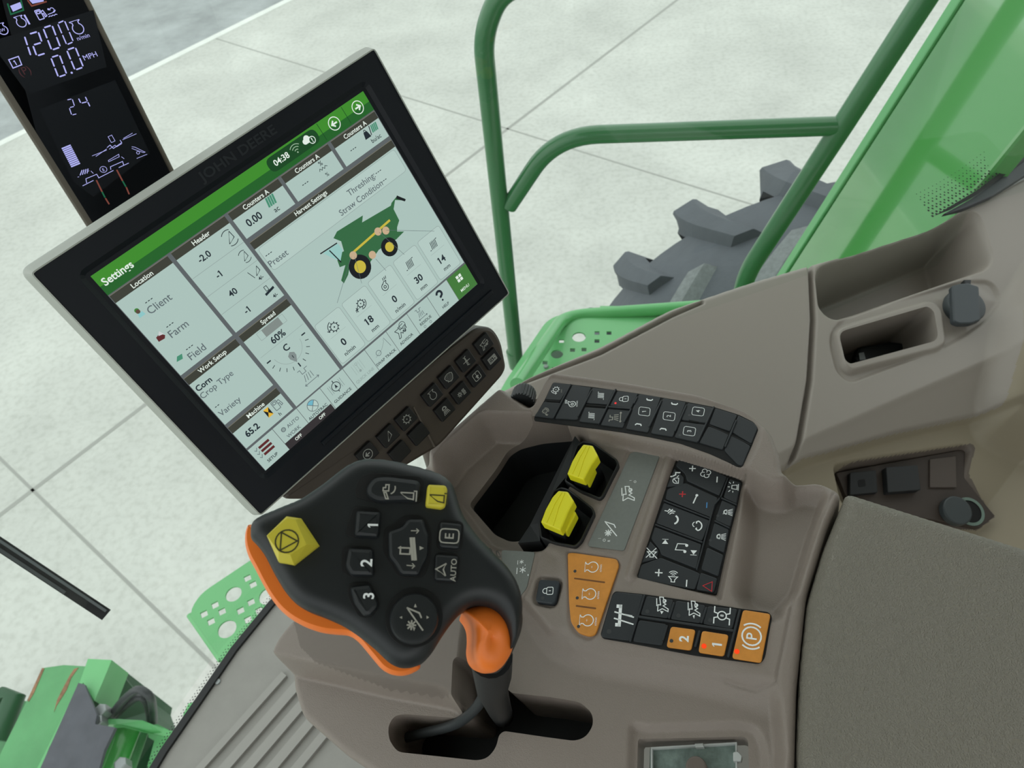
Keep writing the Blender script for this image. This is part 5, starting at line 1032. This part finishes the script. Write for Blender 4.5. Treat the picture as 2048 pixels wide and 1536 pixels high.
# lock button, plates
mb = MB(); mb.prism(ccw(rnd(AF.poly(Z3([(205, 348), (340, 356), (350, 375), (322, 505), (300, 523), (190, 508), (180, 488)]), .0005), .0025, 4)), -.004, .0005, mat('lock_key', (44, 50, 56), .4), .0008); leg(mb, 'lock', z3(270, 430), .0038, .0005); dot(mb, z3(231, 481), .0013, .0005, LEDO); mb.build('lock_button', con, AF)
mb = MB(); mb.prism(ccw(rnd(AF.poly(Z2([(978, 592), (1148, 602), (1158, 620), (915, 1268), (672, 1238), (668, 1222), (955, 605)]), -.0008), .0015, 3)), -.003, -.0008, GREYP, .0003)
leg(mb, 'combine', zk(938, 878), .0052, -.0008, lw=.12); tx(mb, '1', zk(960, 788), .0016, -.0008); mb.ring(AF.l(*zk(990, 797), -.0008), .0008, .0003, -.0007, WHT, 14)
leg(mb, 'reel', zk(815, 1118), .0056, -.0008, lw=.1); tx(mb, '|', zk(748, 1184), .0016, -.0008); mb.ring(AF.l(*zk(780, 1196), -.0008), .0009, .0003, -.0007, WHT, 14); tx(mb, 'R', zk(812, 1200), .0018, -.0008)
mb.build('lever_legend_plate', con, AF, label='grey legend plate')
mb = MB(); mb.prism(ccw(rnd(AF.poly(Z3([(-60, 140), (178, 155), (118, 410), (60, 480), (-60, 440)]), -.0016), .002, 3)), -.004, -.0016, GREYP, .0003)
leg(mb, 'star4', z3(90, 282), .0042, -.0016, lw=.1); leg(mb, 'star4', z3(82, 225), .0028, -.0016, lw=.13); mb.build('stick_legend_plate', con, AF, label='grey legend plate partly behind the joystick')
# ---- two paddle levers with their black wells
def lev(rim, well, tops, low, hbase, nm):
    rl = ccw(AF.poly(rim, .004)); rl = ccw(rnd(rl, .0018, 3)); mb = MB()
    inn = ccw(inset(rl, .0013)); 
    mb.rings([[(p[0], p[1], -.045) for p in rl], [(p[0], p[1], .0032) for p in rl], [(p[0], p[1], .0040) for p in ccw(inset(rl, .0005))], [(p[0], p[1], .0036) for p in inn], [(p[0], p[1], -.016) for p in ccw(inset(rl, .0032))]], BLACKP, True, True)
    w = mb.build('lever_well', con, AF)
    def px(pts, h): return ccw(rnd(AF.poly(Z2(pts), h), .0010, 3))
    q = px(tops, .019); mb = MB(); mb.prism(inset(q, .0015), -.014, .011, BLACKP); mb.prism(q, .010, .019, YEL, .0011)
    for g in well:
        gp = [tuple(AF.l(*zk(*p_), .0192)) for p_ in g]; mb.stroke(gp, .0008, .0190, YEL, th=.0006)
    k = mb.build('lever_paddle', con, AF, label='yellow lever paddle')
    mb = MB(); mb.prism(px(low, .010), .002, .010, YEL, .001); mb.build('paddle_step', k, AF)
lev([(1152, 890), (1166, 881), (1186, 884), (1234, 918), (1238, 928), (1206, 992), (1198, 998), (1160, 982), (1128, 962), (1133, 945)],
    ([(655, 552), (612, 625), (560, 742)], [(676, 555), (640, 640), (598, 762)]),
    [(636, 540), (700, 548), (738, 620), (688, 690), (640, 782), (525, 742), (560, 655), (600, 588)], [(680, 690), (728, 655), (725, 675), (668, 803), (636, 790)], 0, '')
lev([(1106, 980), (1122, 973), (1137, 977), (1186, 1015), (1190, 1026), (1163, 1082), (1150, 1094), (1110, 1086), (1080, 1076), (1076, 1046)],
    ([(488, 870), (440, 945), (385, 1075)], [(508, 872), (470, 960), (428, 1095)]),
    [(466, 856), (530, 862), (573, 928), (535, 1000), (480, 1128), (345, 1072), (378, 985), (425, 900)], [(530, 990), (560, 972), (588, 1010), (520, 1142), (478, 1115)], 0, '')
mb = MB(); mb.hprism([tuple(AF.l(p[0], p[1], p[2]))+(p[2],) for p in ((1150, 872, .000), (1160, 884, .001), (1135, 950, 0), (1106, 985, 0), (1078, 1046, 0), (1080, 1082, 0), (1036, 1086, -.004), (1060, 1050, -.004), (1120, 930, -.004), (1140, 900, -.004))], -.03, BLACKP); mb.build('bin_edge', con, AF)
# knurled wheel
kc = AF.w(*AF.l(1046, 790, .004), .002); kA = nrm(AF.V*.85-AF.N*.25); kX = nrm(np.cross(AF.N, kA)); kX = nrm(AF.U-AF.U.dot(kA)*kA); kZ = np.cross(kX, kA); KW = Frame(kc, kA, kX)
mb = MB(); n = 96; rs = []
for z, r, am in ((-.010, .0100, .0), (-.009, .0106, 1), (.004, .0103, 1), (.0062, .0096, .6), (.0070, .0085, 0)):
    rs.append([((r-(.0006*am if (i % 4) in (2, 3) else 0))*math.cos(2*math.pi*i/n), (r-(.0006*am if (i % 4) in (2, 3) else 0))*math.sin(2*math.pi*i/n), z) for i in range(n)])
mb.rings(rs, BLACKG, True, True); mb.build('thumb_wheel', con, KW, label='black knurled thumb wheel')
# small circuit tray in the lower recess
hd = -.026
tr = ksolid('', [(1300, 1494), (1470, 1484), (1476, 1640), (1296, 1640)], hd-.004, hd, PCB, None, .0002); tray = tr.build('circuit_board', con, AF, label='pale green circuit board')
mb = MB(); q = [AF.l(*p, hd+.004) for p in ((1303, 1650), (1303, 1496), (1472, 1486), (1474, 1650))]; mb.stroke([tuple(p) for p in q], .0010, hd, WHITE, th=.004); mb.prism(ccw(AF.poly([(1389, 1487), (1406, 1486), (1408, 1494), (1391, 1495)], hd+.005)), hd, hd+.005, WHITE, .0004); mb.build('white_frame', tray, AF)
mb = MB(); mb.prism(ccw(rnd(AF.poly([(1466, 1504), (1476, 1503), (1484, 1512), (1482, 1522), (1466, 1522)], hd+.006), .0008)), hd, hd+.006, WHITE, .0004); mb.build('white_clip', tray, AF)
c = AF.l(1392, 1534, hd+.012); mb = MB(); mb.prism([(c[0]+.0062*math.cos(2*math.pi*k/28), c[1]+.0062*math.sin(2*math.pi*k/28)) for k in range(28)], hd, hd+.012, TAUPE_D, .0012); mb.build('round_button', tray, AF)

# ================================================================ armrest pad
pol = rnd(Ap([(1690, 981), (1702, 979), (1860, 1028), (2048, 1086), (2330, 1175), (2330, 1760), (1590, 1760), (1590, 1500), (1598, 1330), (1612, 1200), (1645, 1090)], .004), .006, 5)
pad_ = shell('armrest_pad', AF, pol, [('add', pol, .006, .030)], .002, [LEATHER], None, skirt=.05, edge=.010, label='grained taupe vinyl armrest cushion at the right of the console', cat='armrest')
# ================================================================ joystick
jd = .315; jr = ray(770, 1130); JN = nrm(nrm(-jr)*1.0+np.array([.02, .05, .28])); JF = Frame(ond(770, 1130, jd), JN, (1, 0, 0))
joy = thing('joystick', 'black and orange multifunction joystick handle with yellow stop button', 'joystick', JF, (.04, -.06, -.06))
JO = Z1([(105, 492), (160, 448), (300, 390), (430, 338), (560, 250), (650, 178), (730, 120), (810, 90), (900, 88), (1000, 100), (1150, 138), (1250, 165), (1320, 195), (1375, 245), (1400, 320), (1430, 420), (1470, 490), (1540, 580), (1640, 680), (1720, 755), (1780, 840), (1818, 940), (1826, 1030), (1812, 1140), (1785, 1230), (1755, 1290), (1748, 1200), (1715, 1100), (1650, 1030), (1570, 1000), (1490, 1008), (1430, 1045), (1375, 1110), (1310, 1200), (1240, 1315), (1180, 1375), (1110, 1400), (1040, 1400), (975, 1368), (880, 1275), (780, 1195), (690, 1135), (580, 1085), (470, 1045), (390, 1000), (320, 920), (255, 810), (195, 690), (145, 625), (105, 590)])
# neck droops away from the palm plate
n0 = JF.l(*Z1([(1330, 620)])[0]); nd = nrm(JF.l(*Z1([(1800, 1150)])[0])-n0)
def jz(u, v):
    d = max(0, (np.array([u, v])-n0).dot(nd)); return -min(.030, 2.6*d*d)
jo = ccw(rnd(JF.poly(JO, -.004), .004, 3))
def dens(p, s=.003):
    out = []
    for i in range(len(p)):
        a = np.array(p[i-1]); b = np.array(p[i]); n = max(1, int(np.linalg.norm(b-a)/s))
        for k in range(n): out.append(tuple(a+(b-a)*(k/n)))
    return out
def grid_solid(mb, outline, step, zt, zb, m, edge):
    pass
def jedge(P): return 0
# top shell as height field with smooth shoulder
import types
def jshell(name, poly, z, depth, edge, m, parent, drop=True, dome=0, **kw):
    feats = []
    if dome: feats.append(('add', poly, dome, .05))
    if drop: feats.append(('fn', [(-1, -1), (1, -1), (1, 1), (-1, 1)], lambda P: np.array([jz(*p) for p in P]), .001))
    FRM = Frame(JF.w(0, 0, z), JF.N, JF.U)
    return shell(name, FRM, poly, feats, .0011, [m], parent, skirt=depth, edge=edge, **kw)
jshell('handle_shell', ccw(rnd(JF.poly(JO, 0), .003, 3)), 0, .030, .008, BLACKG, joy)
def loft(name, poly, prof, m, parent, frame=JF, zf=None, smooth=True, **kw):
    mb = MB(); mb.profile(ccw(poly), prof, m, zf, smooth=smooth); return mb.build(name, parent, frame, **kw)
OR = Z1([(112, 505), (88, 560), (86, 640), (110, 720), (150, 790), (190, 870), (240, 960), (300, 1040), (370, 1100), (450, 1145), (560, 1182), (650, 1192), (730, 1196), (790, 1240), (860, 1325), (930, 1410), (985, 1442), (1050, 1452), (1110, 1440), (1180, 1400), (1150, 1340), (1000, 1300), (800, 1100), (500, 900), (300, 600)])
loft('orange_rim', rnd(JF.poly(OR, -.018), .005, 4), [(.004, -.034), (.0012, -.031), (0, -.026), (0, -.020), (.0008, -.0165), (.0018, -.0145)], ORANGEP, joy, label='orange thumb rest rim')
PL = Z1([(1432, 1045), (1480, 1015), (1560, 996), (1640, 1012), (1705, 1065), (1745, 1130), (1760, 1220), (1745, 1310), (1690, 1395), (1630, 1435), (1560, 1425), (1510, 1375), (1492, 1300), (1500, 1220), (1495, 1140), (1470, 1085)])
pc = ccw(rnd(JF.poly(PL, -.016), .004, 5)); cc = np.mean(np.array(pc), 0); mb = MB()
def pz(u, v): return .7*max(-.03, jz(u, v)) 
mb.rings([[(cc[0]+(q[0]-cc[0])*k_, cc[1]+(q[1]-cc[1])*k_, z_+pz(*q)*1.0) for q in pc] for k_, z_ in ((.94, -.060), (1.0, -.040), (1.0, -.020), (.97, -.0155), (.9, -.0120), (.78, -.0095), (.6, -.0078), (.35, -.0068), (.12, -.0065))], ORANGEP, True, True, True); mb.build('palm_rest', joy, JF, label='bright orange palm rest')
NK = Z1([(1826, 1030), (1818, 1150), (1785, 1240), (1740, 1330), (1700, 1400), (1650, 1440), (1560, 1400), (1600, 1100), (1700, 980)])
loft('neck', rnd(JF.poly(NK, -.034), .006, 4), [(.0, -.070), (0, -.046), (.002, -.040), (.006, -.037)], BLACKG, joy)
# stem and boot into the slot
mb = MB(); sp = [tuple(ond(*Z1([(1605, 1330)])[0], .375)), tuple(ond(985, 1345, .395)), tuple(ond(984, 1378, .425)), tuple(ond(998, 1415, .47)), tuple(ond(1006, 1432, .525))]
mb.tube(sp, [.011, .0105, .009, .0078, .0075], BLACKD, 18); mb.build('stem', joy)
mb = MB(); sp = [tuple(ond(975, 1370, .44)), tuple(ond(960, 1410, .47)), tuple(ond(915, 1450, .50)), tuple(ond(800, 1478, .535))]; mb.tube(bend(sp, 6, .02), .0035, HOSE, 10); mb.build('cable', joy)
# buttons on the plate
def jb(name, pts, z0, z1, m, fn=None, r=.0015, bev=.0010, label=None):
    p = ccw(rnd(JF.poly(Z1(pts), z1), r, 4)); mb = MB(); mb.prism(p, z0, z1, m, bev, hb=bev)
    if fn: fn(mb)
    return mb.build(name, joy, JF, label=label)
z1 = lambda x, y: Z1([(x, y)])[0]
def jl(mb, ic, x, y, s, h, m=WHTD, lw=.12, d=(6, -85)): leg(mb, ic, z1(x, y), s, h, m, lw, d, JF)
def jt(mb, s, x, y, hh, h, m=WHTD, bold=.0): tx(mb, s, z1(x, y), hh, h, m, (6, -85), bold, JF)
def wellp(pts, z=.0004): 
    p = ccw(rnd(JF.poly(Z1(pts), z), .003, 4)); mb = MB(); mb.prism(p, -.0015, z, GAP, .0002); return mb
WELLS = [[(800, 225), (870, 200), (1190, 228), (1180, 392), (1050, 385), (900, 390), (770, 350), (770, 300)], [(755, 420), (790, 408), (925, 425), (925, 600), (760, 605), (705, 580)], [(690, 650), (880, 655), (895, 845), (740, 845), (682, 810)], [(725, 880), (860, 868), (930, 1010), (865, 1100), (790, 1090), (720, 960)], [(1070, 460), (1190, 465), (1240, 560), (1235, 740), (1190, 850), (1030, 845), (985, 760), (935, 680), (950, 540), (1000, 520)], [(1285, 485), (1440, 500), (1425, 685), (1265, 675)], [(1255, 690), (1415, 700), (1400, 885), (1250, 875)]]
mb = MB()
for w_ in WELLS: mb.prism(ccw(rnd(JF.poly(Z1(w_), .0003), .003, 4)), -.0015, .0006, GAP, .0002)
mb.prism(mb.circ(JF.l(*z1(1132, 1090), .0003),   .0120, 40), -.0015, .0006, GAP, .0002); mb.build('button_well', joy, JF)
jb('rocker_button', [(835, 290), (880, 225), (960, 218), (1175, 245), (1165, 375), (1050, 372), (900, 380), (840, 340)], 0, .0042, BLACKG, lambda b: (jl(b, 'joyfold', 970, 318, .0030, .0042, lw=.16), jl(b, 'unload', 1100, 325, .0036, .0042, lw=.14)), bev=.0022, r=.003)
jb('preset_button', [(775, 430), (930, 437), (912, 598), (760, 590)], 0, .0040, BLACKG, lambda b: jt(b, '1', 878, 522, .0044, .0040, WHT, .02), bev=.0018)
jb('preset_button', [(725, 660), (880, 668), (885, 835), (740, 832), (705, 770)], 0, .0040, BLACKG, lambda b: jt(b, '2', 838, 755, .0048, .0040, WHT, .02), bev=.0018)
jb('preset_button', [(735, 900), (860, 885), (915, 1020), (860, 1080), (820, 1080), (760, 1000)], 0, .0040, BLACKG, lambda b: jt(b, '3', 852, 958, .0044, .0040, WHT, .02), bev=.0018)
jb('header_switch', [(1090, 482), (1190, 482), (1205, 545), (1222, 580), (1215, 720), (1185, 770), (1160, 832), (1050, 828), (1010, 760), (975, 720), (970, 560), (1060, 530)], 0, .0046, BLACKG, lambda b: (jl(b, 'header', 1115, 665, .0044, .0046, lw=.13), [b.poly(JF.poly(Z1(q), .0046), .0047, WHTD) for q in ([(1052, 650), (1052, 675), (1030, 663)], [(1165, 652), (1165, 677), (1192, 664)])], [b.stroke(JF.poly(Z1(q), .0046), .0004, .0047, WHTD) for q in ([(1112, 558), (1160, 558)], [(1145, 545), (1160, 558), (1145, 575)], [(1085, 770), (1135, 775)], [(1120, 758), (1135, 775), (1118, 790)])]), bev=.0016)
jb('reel_button', [(1290, 500), (1425, 515), (1412, 670), (1285, 660)], 0, .0022, BLACKG, lambda b: jl(b, 'wheelE', 1348, 590, .0040, .0022, lw=.1))
jb('auto_button', [(1260, 700), (1405, 712), (1392, 870), (1255, 862)], 0, .0022, BLACKG, lambda b: jl(b, 'auto', 1335, 798, .0042, .0022, lw=.12))
c = JF.l(*z1(1132, 1096), .0055); mb = MB()
mb.profile([(c[0]+.0100*math.cos(2*math.pi*k/40), c[1]+.0100*math.sin(2*math.pi*k/40)) for k in range(40)], [(0, 0), (0, .0035), (.0006, .0050), (.0024, .0055), (.006, .0050)], BLACKG); jl(mb, 'reel', 1125, 1100, .0042, .0056, lw=.13)
for q in ([(1130, 1028), (1148, 1028), (1139, 1005)], [(1122, 1152), (1140, 1152), (1131, 1175)], [(1058, 1082), (1058, 1100), (1042, 1090)], [(1208, 1080), (1208, 1100), (1224, 1090)]): mb.poly(JF.poly(Z1(q), .0056), .0057, WHTD)
mb.build('reel_hat_switch', joy, JF)
jb('yellow_button', [(1220, 270), (1325, 275), (1338, 300), (1325, 405), (1300, 418), (1205, 405), (1202, 385), (1212, 290)], 0, .0040, YELD, lambda b: jl(b, 'unload', 1285, 340, .0040, .0040, mat('dark_mark', (60, 58, 30), .5), .1), r=.003, bev=.0014, label='small yellow button')
# big yellow stop button: bevelled block
p0 = ccw(rnd(JF.poly(Z1([(225, 590), (345, 475), (435, 490), (545, 650), (400, 765), (320, 770), (290, 745)]), .001), .002, 3)); mb = MB()
base = JF.poly(Z1([(228, 590), (350, 472), (440, 485), (548, 648), (395, 768), (300, 750)]), .002); top = JF.poly(Z1([(230, 588), (350, 480), (400, 488), (470, 642), (370, 705), (300, 690)]), .011)
mb.rings([[(p[0], p[1], -.001) for p in base], [(p[0], p[1], .003) for p in base], [(p[0]*.96+t_[0]*.04, p[1]*.96+t_[1]*.04, .0038) for p, t_ in zip(base, top)], [(p[0]*.06+t_[0]*.94, p[1]*.06+t_[1]*.94, .0104) for p, t_ in zip(base, top)], [(t_[0]*.97+sum(q[0] for q in top)/6*.03, t_[1]*.97+sum(q[1] for q in top)/6*.03, .011) for t_ in top]] if area(base) > 0 else [[(p[0], p[1], z) for p in (base if i < 2 else top)[::-1]] for i, z in enumerate((-.001, .003, .011))], YELD, True, True)
jl(mb, 'stoptri', 350, 622, .0042, .011, mat('dark_mark', (60, 58, 30), .5), .1); mb.build('stop_button', joy, JF, label='large yellow stop button')
# embossed pictograms on the neck
mb = MB()
for q in ([(1575, 700), (1605, 715), (1615, 775), (1585, 765)], [(1625, 735), (1670, 750), (1690, 815), (1640, 800)], [(1635, 680), (1650, 690), (1665, 725), (1640, 715)], [(1590, 665), (1605, 672), (1612, 695), (1595, 690)]):
    pp = JF.poly(Z1(q), -.006); mb.stroke(rnd(pp, .001), .0003, -.0055, mat('neck_emboss', (66, 70, 72), .4), True)
icon_z = None
mb.build('neck_pictogram', joy, JF)
